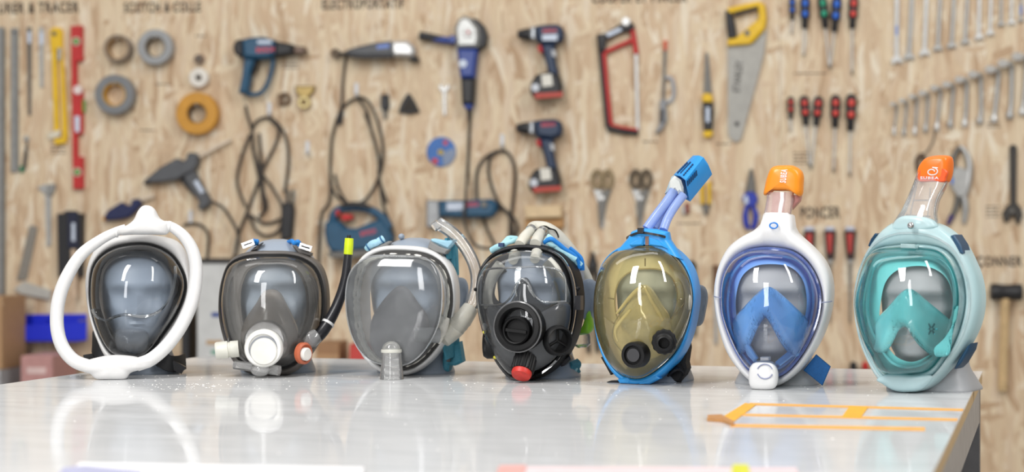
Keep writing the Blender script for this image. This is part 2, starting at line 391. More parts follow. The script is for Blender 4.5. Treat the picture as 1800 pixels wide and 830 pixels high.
# tape strips and papers lying on the table
def flat_on_table(name, quad, th, m, label, cat, group=None):
    P = [table_pt(*q) for q in quad]; c = sum(P, Vector()) / len(P)
    mb = MB(); lo = [(p.x - c.x, p.y - c.y, 0.0002) for p in P]; hi = [(p.x - c.x, p.y - c.y, th) for p in P]
    mb.loft([lo, hi]); o = mb.build(name, m, None, 0); o.location = (c.x, c.y, TZ); return tag(o, label, cat, group)
TAPE = mat('orange_tape', 'f5b45c', 0.5); TAPE2 = mat('yellow_tape', 'f7b52c', 0.5)
flat_on_table('tape_strip', [(1318, 709), (1694, 719.5), (1692, 723), (1316, 712.5)], 0.0006, TAPE, 'long thin orange tape strip farthest back, reaching the right table edge', 'tape', 'tape strips')
flat_on_table('tape_strip', [(1306, 728), (1684, 736.5), (1682, 740.5), (1304, 731.5)], 0.0006, TAPE, 'long thin orange tape strip in the middle of the three', 'tape', 'tape strips')
flat_on_table('tape_strip', [(1286, 746), (1626, 752), (1626, 758), (1284, 751)], 0.0006, TAPE, 'long thin orange tape strip nearest the viewer', 'tape', 'tape strips')
flat_on_table('tape_piece', [(1310, 710), (1328, 713), (1290, 742), (1266, 737)], 0.0012, TAPE2, 'short yellow tape piece slanting beside the brown offcut', 'tape')
flat_on_table('tape_piece', [(1494, 715), (1526, 717), (1512, 736), (1480, 734)], 0.0012, TAPE2, 'short yellow tape piece bridging two orange strips', 'tape')
flat_on_table('wood_offcut', [(1244, 735), (1268, 734), (1290, 746), (1288, 750), (1270, 743), (1243, 741)], 0.004, mat('offcut', 'b98550', 0.6), 'small brown wooden offcut at the end of the tape', 'offcut')
PW = mat('paper_white', 'f2f2f4', 0.6, var=0.02)
flat_on_table('paper_sheet', [(140, 816), (640, 824), (620, 900), (60, 890)], 0.0015, PW, 'blurred white paper sheet lying at the front left of the table', 'paper')
flat_on_table('notebook', [(112, 825), (150, 822), (250, 831), (230, 900), (60, 895)], 0.0018, mat('cover_blue', 'aeb0cc', 0.6), 'blurred blue notebook corner under the front table paper', 'notebook')
flat_on_table('leaflet', [(890, 823), (1400, 825), (1420, 900), (880, 900)], 0.0015, mat('paper_pink', 'ead3d6', 0.6), 'blurred pale pink leaflet at the front centre of the table', 'leaflet')
flat_on_table('sticky_note', [(1288, 822), (1315, 822), (1318, 840), (1286, 840)], 0.003, mat('note', 'd6d63a', 0.6), 'small yellow sticky note on the pink leaflet', 'note')
flat_on_table('red_card', [(878, 824), (925, 823), (915, 850), (870, 850)], 0.003, mat('card_red', 'e3a8a2', 0.6), 'small red card at the left end of the pink leaflet', 'card')
# ------------------------------------------------------------------ mask building helpers
def polar(P, c, n=96):
    A = sorted([(math.atan2(p.y - c.y, p.x - c.x), (p - c).length) for p in P]); out = []; m = len(A); j = 0
    ext = [(A[-1][0] - 2 * math.pi, A[-1][1])] + A + [(A[0][0] + 2 * math.pi, A[0][1])]
    for k in range(n):
        a = -math.pi + 2 * math.pi * (k + 0.5) / n
        while ext[j + 1][0] < a: j += 1
        t = (a - ext[j][0]) / max(1e-9, ext[j + 1][0] - ext[j][0]); r = ext[j][1] * (1 - t) + ext[j + 1][1] * t
        out.append(c + Vector((math.cos(a), math.sin(a))) * r)
    return out
def loop(fr, pts, d0, dfun=None, dense=240, raw=False):
    """photo outline -> smooth closed loop in the thing's own x,z, at depth d0 + dfun"""
    q = []
    for a, b in pts:
        p = fr.pt(a, b, d0)
        if dfun:
            for _ in range(4): p = fr.pt(a, b, d0 + dfun(p.x, p.z))
        q.append((p.x, p.z))
    return resample(q, dense) if raw else smooth2(q, dense)
def P3(fr, K, pts, n=8):
    q = []
    for X, Y, d in pts:
        a, b = K([(X, Y)])[0]; q.append(fr.pt(a, b, d))
    return spline(q, n) if n > 1 else q
def band(outer, inner, base, dfun, h, back=0.012, power=0.6, k=9, skew=0.0):
    rings = []
    for i in range(k + 1):
        t = i / k; rings.append([(p.x + (q.x - p.x) * t, -(base + dfun(p.x, p.y) * (1 - t) + dfun(q.x, q.y) * t + h * math.sin(math.pi * t) ** power + skew * t), p.y + (q.y - p.y) * t) for p, q in zip(outer, inner)])
    for t, bk in ((1, back), (0, back)):
        rings.append([(p.x + (q.x - p.x) * t, -(base + dfun(p.x, p.y) * (1 - t) + dfun(q.x, q.y) * t - bk), p.y + (q.y - p.y) * t) for p, q in zip(outer, inner)])
    return MB().loft(rings, closed=True)
def skirt(outer, inner, d_out, d_in, dfun, bulge=0.0, k=5):
    rings = []
    for i in range(k + 1):
        t = i / k; rings.append([(p.x + (q.x - p.x) * t, -(d_out + (d_in - d_out) * t + dfun(p.x, p.y) * (1 - t) + dfun(q.x, q.y) * t + bulge * math.sin(math.pi * t)), p.y + (q.y - p.y) * t) for p, q in zip(outer, inner)])
    return MB().loft(rings, False, False)
def cen(P): return sum(P, Vector((0, 0))) / len(P)
BACK = 0.024
HEADS = [(0.0, .066, .052, .075), (0.004, .066, .052, .075), (0.018, .060, .045, .066), (0.034, .054, .046, .062), (0.046, .052, .070, .064), (0.054, .050, .084, .068), (0.066, .056, .090, .074),
         (0.085, .063, .091, .084), (0.105, .069, .090, .092), (0.130, .073, .089, .097), (0.152, .074, .091, .099), (0.172, .070, .086, .095), (0.190, .060, .072, .082), (0.203, .046, .054, .062), (0.212, .028, .032, .037), (0.2155, .010, .012, .013)]
def make_head(fr, label, m, hscale=1.0, ears=True, stick=.004, wscale=0.92, square=0.0, nose=1.0):
    root = thing('mannequin_head', label, 'mannequin head', fr, 'grey mannequin heads wearing the masks')
    prof = spline([(0, 0, 0)] * 0 + [Vector((a, b, c)) for a, b, c in [(h[0], h[1], h[2]) for h in HEADS]], 4)
    bk = spline([Vector((h[0], h[3] * (0.62 if h[0] > .03 else .8), 0)) for h in HEADS], 4)
    n = 64; rings = []
    for i, p in enumerate(prof):
        z, a, f = p; b = bk[i].y; ring = []
        e = 0.85 - square * max(0, 1 - z / 0.04) * 0.35
        for k in range(n):
            t = 2 * math.pi * k / n; cx, sy = math.cos(t), math.sin(t)
            x = a * math.copysign(abs(cx) ** e, cx); y = (f if sy > 0 else b) * math.copysign(abs(sy) ** e, sy)
            if sy > 0:
                g = lambda x0, z0, sx, sz: math.exp(-((x - x0) / sx) ** 2 - ((z - z0) / sz) ** 2)
                zz = max(0.0, min(1.0, (0.146 - z) / 0.045)); nz = (zz if z > 0.101 else max(0, 1 - (0.101 - z) / 0.008))
                y += sy * nose * (0.020 * math.exp(-(x / (0.006 + 0.006 * zz)) ** 2) * nz)
                y -= sy * 0.013 * (g(0.031, .130, .018, .013) + g(-0.031, .130, .018, .013))
                y += sy * 0.005 * (g(0.031, .128, .012, .007) + g(-0.031, .128, .012, .007))
                y += sy * 0.005 * (g(0.028, .147, .028, .008) + g(-0.028, .147, .028, .008))
                y += sy * 0.006 * (g(0, .083, .018, .0045) + 0.9 * g(0, .073, .016, .005)) - sy * 0.004 * g(0, .0785, .02, .003)
                y += sy * 0.006 * g(0, .056, .02, .01)
                y += sy * 0.004 * (g(0.045, .107, .02, .016) + g(-0.045, .107, .02, .016))
            ring.append((x * wscale, BACK - y, z * hscale))
        rings.append(ring)
    MB().loft(rings).build('head', m, root, 50)
    if ears:
        for s in (-1, 1):
            e = MB()
            prof2 = smooth2([(0, -.032), (.012, -.026), (.018, -.006), (.022, .014), (.016, .030), (0, .034), (-.012, .026), (-.014, 0), (-.010, -.024)], 28)
            # ear blade standing off the side of the head, turned backwards
            def tr(p, off): return Vector((s * (0.070 * wscale + p.x * 0.55 + (stick if s > 0 else -.012) + off * 0.3), BACK + 0.008 + p.x * 0.9 - off, (0.118 + p.y) * hscale))
            rings = []
            for q, off in ((0.8, -0.004), (1, 0.0), (0.98, 0.004), (0.8, 0.006), (0.55, 0.0015)):
                rings.append([tr(p * q, off) for p in prof2])
            e.loft(rings).build('ear', m, root, 60)
    return root
def mask_frame(px, Z, psi):
    X = (px - CX) / F * Z
    return Frame((X, Z, TZ), -math.atan((px - CX) / F) - R(psi))
HG = mat('head_bluegrey', '929dab', 0.42, var=0.05, scale=15); HG2 = mat('head_grey', 'a3a5a8', 0.45, var=0.05, scale=15)
WHITE = mat('white_plastic', 'e3e3e3', 0.32, var=0.015); WHITE2 = mat('printed_white', 'e0dfde', 0.45, var=0.02, scale=120, bump=0.03)
BLACK = mat('black_rubber', '121213', 0.5, spec=.3); BLACKP = mat('black_plastic', '26262a', 0.3); STRAPB = mat('black_strap', '17181b', 0.7, bump=0.2, scale=300)
GREYR = mat('grey_rubber', '5d5956', 0.45); GREYD = mat('dark_grey_rubber', '55565a', 0.5)
MILK = mat('milky_plastic', 'e9e8de', 0.3, var=0.04, trans=0.25); CLEARP = clear('clear_plastic', 'fcfcfb', 0.17, 'ffffff', 0.04, 1.3); CLEARB = clear('clear_tube', 'f8fafb', 0.16, 'f2f4f6', 0.04, 1.6)
CHROME = mat('chrome', 'c8c8c8', 0.2, 1.0)
# ------------------------------------------------------------------ mask 1: white printed frame with a looping tube
K = crop(60, 340, 2.306)
fr = mask_frame(247, 2.956, 4)
make_head(fr, 'blue-grey mannequin head inside the mask with the white tube loop', HG, 0.98, ears=False)
t = thing('full_face_mask', 'full-face mask with clear egg visor and white tube looping round it', 'mask', fr, 'full-face masks on the table')
df = lambda x, z: -3.0 * x * x - 0.10 * (z - 0.1)
OUT = loop(fr, K([(430, 168), (500, 172), (570, 190), (605, 225), (625, 280), (634, 350), (632, 420), (612, 490), (570, 568), (515, 640), (470, 680), (385, 692), (300, 675), (255, 595), (225, 505), (210, 415), (209, 340), (225, 268), (262, 210), (325, 175)]), .06, df)
INN = loop(fr, K([(430, 203), (500, 215), (560, 250), (600, 310), (615, 370), (600, 440), (565, 510), (520, 575), (480, 630), (440, 662), (385, 668), (330, 657), (300, 635), (270, 585), (245, 520), (230, 450), (228, 370), (240, 300), (275, 250), (340, 215)]), .065, df)
c = cen(INN); PO, PI = polar(OUT, c), polar(INN, c)
band(PO, PI, .060, df, .012, .03, 0.5).build('frame', WHITE2, t, 60)
MB().rim(offset2(PI, -.0012), [(-.0028, 0), (.0024, 0), (.0024, .013), (-.0028, .013)], lambda x, z: .060 + df(x, z)).build('visor_gasket', BLACK, t)
INB = polar(loop(fr, K([(430, 235), (520, 250), (575, 330), (580, 400), (520, 500), (460, 600), (400, 650), (340, 600), (280, 500), (262, 400), (280, 300), (340, 245)]), .05, df), c)
skirt(PI, INB, .058, .045, df).build('face_seal', BLACK, t, 60)
V1 = clear('visor_smoke', 'eef0f2', 0.02, 'b8bec4', 0.02, 1.2, 0.12)
MB().dome(offset2(PI, -.001), .068, .062, 0.75, 0.95, 16, dfun=df).build('visor', V1, t, 80)
ridge = P3(fr, K, [(236, 470, .085), (250, 498, .09), (290, 515, .105), (330, 500, .118), (365, 492, .126), (400, 496, .13), (440, 500, .13), (480, 492, .122), (515, 470, .110), (552, 420, .095), (572, 350, .083), (572, 295, .078)])
MB().tube(ridge, .0022, 8).build('visor_ridge', clear('ridge_clear', 'e8ecee', 0.1, 'ffffff', 0.03, 2.5), t)
chin = loop(fr, K([(330, 560), (400, 545), (460, 565), (455, 630), (400, 655), (340, 640)]), .09)
MB().dome(chin, .085, .022, 0.9).build('frosted_chin_cup', clear('frost', 'd4d8dc', 0.35, 'b9bdc2', 0.2, 1), t)
rl = fr.m(11.2)
MB().tube(P3(fr, K, [(372, 142, .085), (330, 157, .085), (270, 188, .085), (190, 250, .085), (130, 345, .088), (98, 440, .09), (93, 540, .093), (115, 622, .1), (165, 680, .11), (235, 705, .12)]), [fr.m(q) for q in (7.5, 8, 9, 10.5, 11.3, 11.5, 11.5, 11.5, 11.5, 11.5)], 20).build('tube', WHITE2, t, 60)
MB().tube(P3(fr, K, [(520, 130, .085), (560, 138, .085), (610, 178, .085), (645, 240, .085), (657, 320, .086), (642, 430, .09), (600, 530, .095), (540, 615, .105), (475, 672, .115), (415, 695, .12)]), [fr.m(q) for q in (8, 8.8, 10, 11, 11.4, 11.5, 11.5, 11.5, 11.5, 11.5)], 20).build('tube', WHITE2, t, 60)
topf = loop(fr, K([(334, 146), (370, 132), (402, 108), (420, 72), (440, 51), (468, 50), (490, 65), (512, 102), (550, 125), (540, 165), (480, 168), (400, 168), (346, 168)]), .085)
MB().pillow(topf, .085, .016, .016, .55).build('tube_manifold', WHITE2, t, 60)
MB().tube(P3(fr, K, [(338, 157, .085), (330, 158, .085)], 1), fr.m(9), 20).build('tube_joint', WHITE2, t, 40)
MB().tube(P3(fr, K, [(540, 133, .085), (552, 136, .085)], 1), fr.m(9.8), 20).build('tube_joint', WHITE2, t, 40)
botf = loop(fr, K([(186, 690), (240, 669), (320, 655), (400, 660), (450, 672), (490, 672), (478, 702), (430, 716), (392, 728), (368, 754), (312, 757), (255, 754), (228, 733), (190, 716)]), .118)
MB().pillow(botf, .118, .014, .018, .5).build('chin_manifold', WHITE2, t, 60)
for a in ([(300, 655, .03), (265, 640, .02), (240, 610, -.01), (245, 585, -.04)], [(510, 670, .03), (550, 690, .03), (590, 690, .0), (612, 680, -.04)]):
    MB().ribbon(P3(fr, K, a), .026, .003, (0, .3, 1)).build('strap', STRAPB, t)
MB().box(fr.pt(*K([(582, 706)])[0], .02), (.022, .012, .014), Matrix.Rotation(.5, 3, 'Y')).build('strap_buckle', BLACKP, t)
MB().ribbon(P3(fr, K, [(200, 668, .0), (250, 660, .0), (290, 655, .02)]), .014, .004, (0, 1, .5)).build('strap', STRAPB, t)
# ------------------------------------------------------------------ mask 2: grey rubber mask, snorkel with yellow tip
K = crop(360, 380, 2.679)
fr = mask_frame(485, 2.98, 9)
make_head(fr, 'blue-grey mannequin head inside the grey rubber mask with the black snorkel', HG, 1.01, ears=False)
t = thing('full_face_mask', 'grey rubber full-face mask with black snorkel tube and yellow tip', 'mask', fr, 'full-face masks on the table')
df = lambda x, z: -3.2 * x * x - 0.06 * (z - 0.1)
OUT = loop(fr, K([(310, 163), (400, 166), (480, 186), (540, 228), (570, 300), (580, 380), (578, 470), (560, 545), (520, 620), (470, 690), (420, 735), (360, 755), (250, 750), (190, 733), (130, 680), (88, 575), (66, 470), (68, 360), (85, 280), (110, 222), (152, 185), (220, 166)]), .055, df)
INN = loop(fr, K([(310, 188), (400, 190), (470, 210), (525, 255), (551, 330), (556, 420), (545, 510), (515, 590), (460, 660), (400, 702), (330, 715), (240, 708), (170, 672), (118, 600), (90, 500), (82, 400), (95, 300), (120, 235), (165, 205), (230, 190)]), .06, df)
c = cen(INN); PO, PI = polar(OUT, c), polar(INN, c)
band(PO, PI, .055, df, .009, .025, 0.45).build('frame', GREYR, t, 60)
MB().rim(PI, [(-.001, 0), (.003, 0), (.003, .011), (-.001, .011)], lambda x, z: .056 + df(x, z)).build('lens_gasket', BLACK, t)
V2 = clear('visor_clear', 'f6f6f4', 0.06, 'c8c8c6', 0.02, 1.2, 0.08)
MB().dome(PI, .06, .055, 0.5, 0.9, 16, dfun=df).build('visor', V2, t, 80)
FI = polar(loop(fr, K([(300, 218), (380, 222), (440, 260), (475, 330), (486, 420), (470, 510), (420, 590), (300, 640), (210, 590), (175, 500), (165, 380), (180, 300), (215, 245)]), .075, df), c)
SK2 = mat('smoke_rubber', '8d8a88', 0.4, trans=0.25)
skirt(offset2(PI, -.002), FI, .052, .075, df, .0).build('face_seal', SK2, t, 60)
MB().rim(FI, [(-.002, -.002), (.002, -.002), (.002, .002), (-.002, .002)], lambda x, z: .0755 + df(x, z)).build('face_seal_lip', GREYR, t)
NC = loop(fr, K([(310, 343), (350, 358), (382, 410), (432, 520), (435, 600), (390, 660), (285, 690), (190, 645), (168, 565), (188, 490), (240, 410), (272, 358)]), .078)
MB().dome(NC, .072, .036, 0.8, 0.9, 12, center=Vector((fr.pt(*K([(285, 560)])[0], .1).x, fr.pt(*K([(285, 560)])[0], .1).z))).build('nose_cup', mat('smoke_cup', '938d88', 0.2, trans=0.35), t, 60)
def port(K, fr, X, Y, d, r, prof, m, name, parent, axis=(0, -1, 0), sx=1.0):
    return MB().lathe([(fr.m(a), b) for a, b in prof], fr.pt(*K([(X, Y)])[0], d), axis, 40, sx).build(name, m, parent)
k2 = 1 / 2.679
port(K, fr, 290, 590, .10, 0, [(100 * k2, 0), (100 * k2, .006), (92 * k2, .012), (88 * k2, .02), (86 * k2, .02)], CLEARP, 'filter_coupling', t)
p = port(K, fr, 284, 620, .112, 0, [(84 * k2, 0), (86 * k2, .004), (86 * k2, .018), (80 * k2, .021), (66 * k2, .021), (64 * k2, .018), (30 * k2, .018)], mat('white_cap', 'e8e7e2', .35), 'filter_ring', t)
port(K, fr, 281, 637, .128, 0, [(61 * k2, 0), (61 * k2, .006), (57 * k2, .0085), (20 * k2, .009)], mat('white_disc', 'e6e4dd', .4), 'filter_cap', p)
port(K, fr, 282, 634, .128, 0, [(68 * k2, 0), (68 * k2, .0035), (58 * k2, .0035)], mat('groove_grey', '8b8f96', .4), 'filter_groove', p)
st = fr.pt(*K([(160, 624)])[0], .10); en = fr.pt(*K([(50, 635)])[0], .105); ax = (en - st)
MB().lathe([(fr.m(38 * k2), 0), (fr.m(38 * k2), ax.length * .35), (fr.m(34 * k2), ax.length * .36), (fr.m(34 * k2), ax.length * .45), (fr.m(40 * k2), ax.length * .46), (fr.m(40 * k2), ax.length * .93), (fr.m(36 * k2), ax.length)], st, ax, 28).build('side_outlet', MILK, t)
st = fr.pt(*K([(140, 700)])[0], .10); en = fr.pt(*K([(352, 728)])[0], .115); ax = en - st
MB().lathe([(fr.m(21 * k2), 0), (fr.m(21 * k2), ax.length * .5), (fr.m(24 * k2), ax.length * .51), (fr.m(24 * k2), ax.length)], st, ax, 24).build('chin_tube', CLEARP, t)
MB().ellipsoid(fr.pt(*K([(262, 722)])[0], .118), .016, .012, .011).build('glue_blob', CLEARP, t)
q = port(K, fr, 458, 646, .092, 0, [(50 * k2, 0), (50 * k2, .006), (40 * k2, .009), (34 * k2, .006)], mat('red_orange', 'bd6444', .4), 'valve_ring', t, (.8, -.6, 0), 1)
port(K, fr, 464, 650, .096, 0, [(30 * k2, 0), (30 * k2, .008), (24 * k2, .010), (8 * k2, .010)], mat('valve_white', 'e6e2dc', .4), 'valve_disc', q, (.8, -.6, 0))
sn = P3(fr, K, [(492, 592, .07), (520, 577, .065), (560, 535, .055), (605, 460, .045), (640, 375, .04), (663, 285, .04), (676, 178, .04)])
MB().tube(sn, [fr.m(31 * k2), fr.m(30 * k2), fr.m(29 * k2), fr.m(26 * k2), fr.m(24 * k2), fr.m(21 * k2), fr.m(20 * k2)], 20).build('snorkel_tube', BLACKP, t, 60)
tip = MB().tube(P3(fr, K, [(675, 180, .04), (678, 140, .04), (680, 104, .04)]), [fr.m(21 * k2), fr.m(21.5 * k2), fr.m(20 * k2)], 20).build('snorkel_tip', mat('neon_yellow', 'cfe21e', .35), t, 50)
MB().tube(P3(fr, K, [(679, 106, .04), (679, 90, .04)], 1), fr.m(10 * k2), 14).build('tip_stub', BLACKP, tip)
a = sn[int(len(sn) * .40)]; b = sn[int(len(sn) * .40) + 1]
MB().tube([a, a + (b - a).normalized() * .004], fr.m(31 * k2), 20).build('cable_tie', WHITE, t)
MB().tube(P3(fr, K, [(470, 600, .08), (500, 580, .08), (530, 560, .075)]), [.009, .014, .011], 12, flat=.7).build('clear_sleeve', CLEARP, t, 60)
for (X, Y, rot, lbl) in ((206, 131, .35, 0), (476, 146, -.3, 0)):
    pbk = fr.pt(*K([(X, Y)])[0], .042)
    bk = MB().box(pbk, (fr.m(58 * k2), .010, fr.m(26 * k2)), Matrix.Rotation(-rot, 3, 'Y')).build('buckle', CHROME, t)
    MB().box(pbk + Vector((0, -.0055, 0)), (fr.m(40 * k2), .002, fr.m(6 * k2)), Matrix.Rotation(-rot, 3, 'Y')).build('buckle_slot', BLACK, bk)
for pts in ([(215, 165), (232, 148), (272, 124), (258, 140), (250, 160)], [(412, 140), (424, 136), (452, 150), (505, 175), (500, 190), (440, 176)]):
    MB().prism(fr.xz(K(pts), .035), .02, .038, .002).build('strap_tab', GREYR, t)
BLUE = mat('blue_cord', '1f7fd0', .6)
for pts in ([(222, 132, .03), (232, 116, .035), (238, 130, .03), (246, 118, .03), (244, 130, .02)], [(395, 122, .0), (412, 118, .02), (424, 130, .03), (438, 120, .034), (448, 135, .03), (436, 142, .03)]):
    MB().tube(P3(fr, K, pts), .0036, 8).build('cord', BLUE, t, 60)
# ------------------------------------------------------------------ mask 3: white ring, clear bubble visor, clear snorkel
K = crop(590, 370, 2.593); k3 = 1 / 2.593
fr = mask_frame(724, 2.965, 15)
make_head(fr, 'blue-grey mannequin head inside the mask with the clear snorkel', HG, 1.02, wscale=.95)
t = thing('full_face_mask', 'white-ringed full-face mask with cloudy bubble visor and clear snorkel', 'mask', fr, 'full-face masks on the table')
df = lambda x, z: -2.2 * (x + .01) ** 2 - 0.05 * (z - 0.1)
OUT = loop(fr, K([(300, 160), (390, 168), (460, 193), (515, 240), (545, 310), (554, 400), (546, 480), (520, 560), (480, 630), (430, 690), (370, 735), (310, 753), (230, 748), (160, 705), (115, 650), (85, 580), (68, 480), (66, 380), (78, 300), (105, 232), (150, 188), (220, 163)]), .05, df)
INN = loop(fr, K([(300, 186), (390, 194), (450, 216), (498, 258), (524, 320), (533, 400), (525, 480), (500, 555), (460, 620), (412, 675), (360, 712), (305, 727), (240, 722), (180, 690), (135, 640), (106, 570), (90, 480), (88, 385), (98, 305), (122, 245), (165, 208), (225, 188)]), .055, df)
c = cen(INN); PO, PI = polar(OUT, c), polar(INN, c)
band(PO, PI, .050, df, .010, .02, 0.45).build('frame', WHITE, t, 60)
MB().rim(offset2(PI, -.002), [(-.002, 0), (.003, 0), (.003, .008), (-.002, .008)], lambda x, z: .05 + df(x, z)).build('gasket', mat('gasket_dark', '3c3b3a', .5), t)
seal = offset2(PI, -.006); rr = random.Random(3)
seal = [p + (p - c).normalized() * rr.uniform(-.0012, .0012) for p in seal]
MB().rim(seal, [(-.0035, 0), (.002, 0), (.002, .005), (-.002, .007)], lambda x, z: .055 + df(x, z)).build('sealant_bead', mat('sealant', 'efece2', .5, bump=.3, scale=150), t, 60)
V3 = clear('visor_cloudy', 'f2f4f5', 0.18, 'b9bcbe', 0.05, 1.3, 0.1)
FV = polar(loop(fr, K([(270, 207), (380, 212), (440, 238), (476, 300), (484, 400), (474, 490), (448, 565), (408, 632), (358, 682), (300, 706), (220, 702), (155, 680), (105, 630), (70, 555), (52, 470), (48, 380), (62, 300), (92, 250), (145, 216), (200, 206)]), .105), c)
bub = MB(); r0 = [(p.x, -(.056 + df(p.x, p.y)), p.y) for p in offset2(PI, -.004)]; rr_ = [r0]
for i in range(1, 7):
    u_ = i / 6; rr_.append([(a_[0] + (q_.x - a_[0]) * u_, a_[1] + (-.105 - a_[1]) * u_, a_[2] + (q_.y - a_[2]) * u_) for a_, q_ in zip(r0, FV)])
bub.loft(rr_, False, False); bub.dome(FV, .105, .014, .45, 1.0, 10)
bub.build('visor', V3, t, 80)
MB().rim(FV, [(-.0014, 0), (.0014, 0), (.0014, .003), (-.0014, .003)], lambda x, z: .1035).build('visor_edge', clear('edge_clear', 'eceeef', .3, 'e4e6e8', .05, 2), t, 60)
FI = polar(loop(fr, K([(300, 235), (380, 240), (435, 275), (465, 340), (470, 430), (455, 520), (400, 610), (300, 650), (215, 620), (172, 540), (160, 430), (165, 330), (200, 265), (245, 240)]), .07, df), c)
skirt(offset2(PI, -.004), FI, .047, .072, df).build('face_seal', mat('smoke_grey', '8d9093', .45, trans=.2), t, 60)
NC = loop(fr, K([(290, 343), (325, 360), (372, 425), (410, 480), (422, 560), (415, 625), (380, 672), (290, 700), (205, 683), (156, 622), (150, 540), (166, 478), (210, 410), (258, 358)]), .088)
MB().dome(NC, .078, .024, 0.9, 1.0, 12).build('nose_cup', mat('cup_grey', '626266', .55), t, 60)
el = P3(fr, K, [(256, 772, .13), (256, 700, .13), (254, 640, .128)], 6)
MB().tube(el, [fr.m(53 * k3), fr.m(46 * k3), fr.m(42 * k3)], 24).build('chin_outlet', CLEARP, t, 50)
MB().ellipsoid(fr.pt(*K([(253, 635)])[0], .128), fr.m(42 * k3), fr.m(42 * k3), fr.m(38 * k3)).build('chin_outlet_dome', CLEARP, t, 60)
MB().lathe([(fr.m(44 * k3), 0), (fr.m(46 * k3), .002), (fr.m(44 * k3), .005)], fr.pt(*K([(254, 648)])[0], .128), (0, 0, 1), 24).build('outlet_collar', MILK, t)
st = fr.pt(*K([(358, 566)])[0], .105); en = fr.pt(*K([(470, 570)])[0], .085)
MB().lathe([(.001, 0), (fr.m(32 * k3), .003), (fr.m(34 * k3), (en - st).length)], st, en - st, 20).build('inlet_stub', mat('stub_clear', 'a9acae', .3, trans=.45), t)
sn = P3(fr, K, [(605, 460, .03), (632, 400, .025), (644, 320, .02), (628, 240, .02), (585, 160, .02), (530, 100, .02), (466, 58, .02)])
MB().tube(sn, [fr.m(29 * k3), fr.m(30 * k3), fr.m(29 * k3), fr.m(28 * k3), fr.m(29 * k3), fr.m(30 * k3), fr.m(29 * k3)], 24, False).build('snorkel_tube', CLEARB, t, 60)
MB().tube(P3(fr, K, [(470, 60, .02), (446, 78, .02)], 1) + [], fr.m(22 * k3), 16).build('snorkel_mouth', CLEARP, t)
MB().tube(P3(fr, K, [(492, 596, .062), (540, 545, .05), (585, 490, .04), (615, 445, .03)]), [fr.m(30 * k3), fr.m(42 * k3), fr.m(42 * k3), fr.m(36 * k3)], 24).build('snorkel_coupler', mat('coupler_milky', 'dcdacf', .3, trans=.3), t, 60)
for s in range(3):
    a = P3(fr, K, [(545 + s * 16, 538 - s * 19, .049 - s * .004), (549 + s * 16, 533 - s * 19, .049 - s * .004)], 1)
    MB().tube(a, fr.m(44 * k3), 24).build('coupler_rib', MATS['coupler_milky'], t)
MB().tube(P3(fr, K, [(465, 605, .07), (485, 560, .068), (500, 520, .066), (512, 490, .064)]), [.004, .007, .006, .003], 10).build('sealant_smear', MATS['sealant'], t, 60)
TEAL = mat('teal_strap', '3f8aa0', .65, bump=.2, scale=250); LBLUE = mat('light_blue_strap', '9fcbe0', .6, bump=.2, scale=250); DBLUE = mat('dark_blue_stripe', '1d5a86', .6)
MB().ribbon(P3(fr, K, [(505, 175, .02), (530, 175, .0), (548, 215, -.03), (552, 270, -.06)]), .034, .004, (0, .2, 1)).build('strap', TEAL, t)
MB().prism(fr.xz(K([(500, 185), (545, 135), (552, 220), (555, 295), (530, 260), (512, 215)]), .0), -.012, .006, .002).build('strap_side', TEAL, t)
MB().prism(fr.xz(K([(435, 130), (450, 128), (510, 138), (548, 132), (540, 150), (515, 178), (470, 158), (440, 148)]), .02), .01, .024, .003).build('strap_knot', LBLUE, t)
for pts in ([(142, 175, .03), (165, 155, .035), (190, 145, .035), (218, 130, .03)],):
    kn = MB().tube(P3(fr, K, pts), [.005, .0062, .006, .0066], 10).build('strap_knot', LBLUE, t, 60)
    for X, Y in ((150, 168), (172, 152), (196, 142), (212, 133)):
        cc = fr.pt(*K([(X, Y)])[0], .033); MB().lathe([(.0069, -.001), (.0071, 0), (.0069, .001)], cc, (.8, 0, .5), 14).build('stripe', DBLUE, kn)
for pts in ([(150, 182), (240, 140), (247, 145), (236, 160), (170, 185)], [(420, 170), (430, 140), (470, 165), (515, 180), (500, 200), (450, 190)]):
    MB().prism(fr.xz(K(pts), .035), .018, .037, .002).build('strap_tab', mat('tab_grey', '80807f', .5), t)
MB().ribbon(P3(fr, K, [(495, 640, .03), (530, 625, .01), (560, 615, -.02)]), .03, .004, (0, .2, 1)).build('strap', TEAL, t)
MB().prism(fr.xz(K([(490, 650), (520, 615), (565, 598), (580, 690), (545, 708), (522, 705), (515, 735), (490, 730)]), .0), -.02, .005, .003).build('strap_end', TEAL, t)
MB().box(fr.pt(*K([(515, 642)])[0], .012), (.006, .004, .034)).build('strap_slider', BLACKP, t)
MB().ellipsoid(fr.pt(*K([(300, 119)])[0], .0), fr.m(14 * k3), .008, fr.m(14 * k3)).build('crown_knob', HG, t)
# ------------------------------------------------------------------ mask 4: black gas-mask style with big round filter mount
K = crop(820, 370, 2.517); k4 = 1 / 2.517; KT = crop(840, 380, 4.609); KB = crop(830, 520, 4.883); kb = 1 / 4.883
fr = mask_frame(945, 2.875, 20)
make_head(fr, 'blue-grey mannequin head with one ear showing beside the black gas mask', HG, 1.02, wscale=.88, stick=.010)
t = thing('gas_mask', 'black-rimmed clear gas mask with round black filter mount and red cap', 'mask', fr, 'full-face masks on the table')
df = lambda x, z: -2.6 * (x + .01) ** 2 - 0.12 * (z - 0.1)
OUT = loop(fr, K([(290, 150), (370, 165), (430, 200), (470, 260), (490, 330), (496, 420), (482, 520), (455, 600), (410, 670), (350, 722), (290, 750), (235, 757), (190, 742), (140, 682), (100, 605), (75, 535), (55, 445), (47, 350), (60, 270), (95, 210), (150, 170), (220, 152)]), .055, df)
c = cen(OUT); PO = polar(OUT, c); PI = offset2(PO, -.0085)
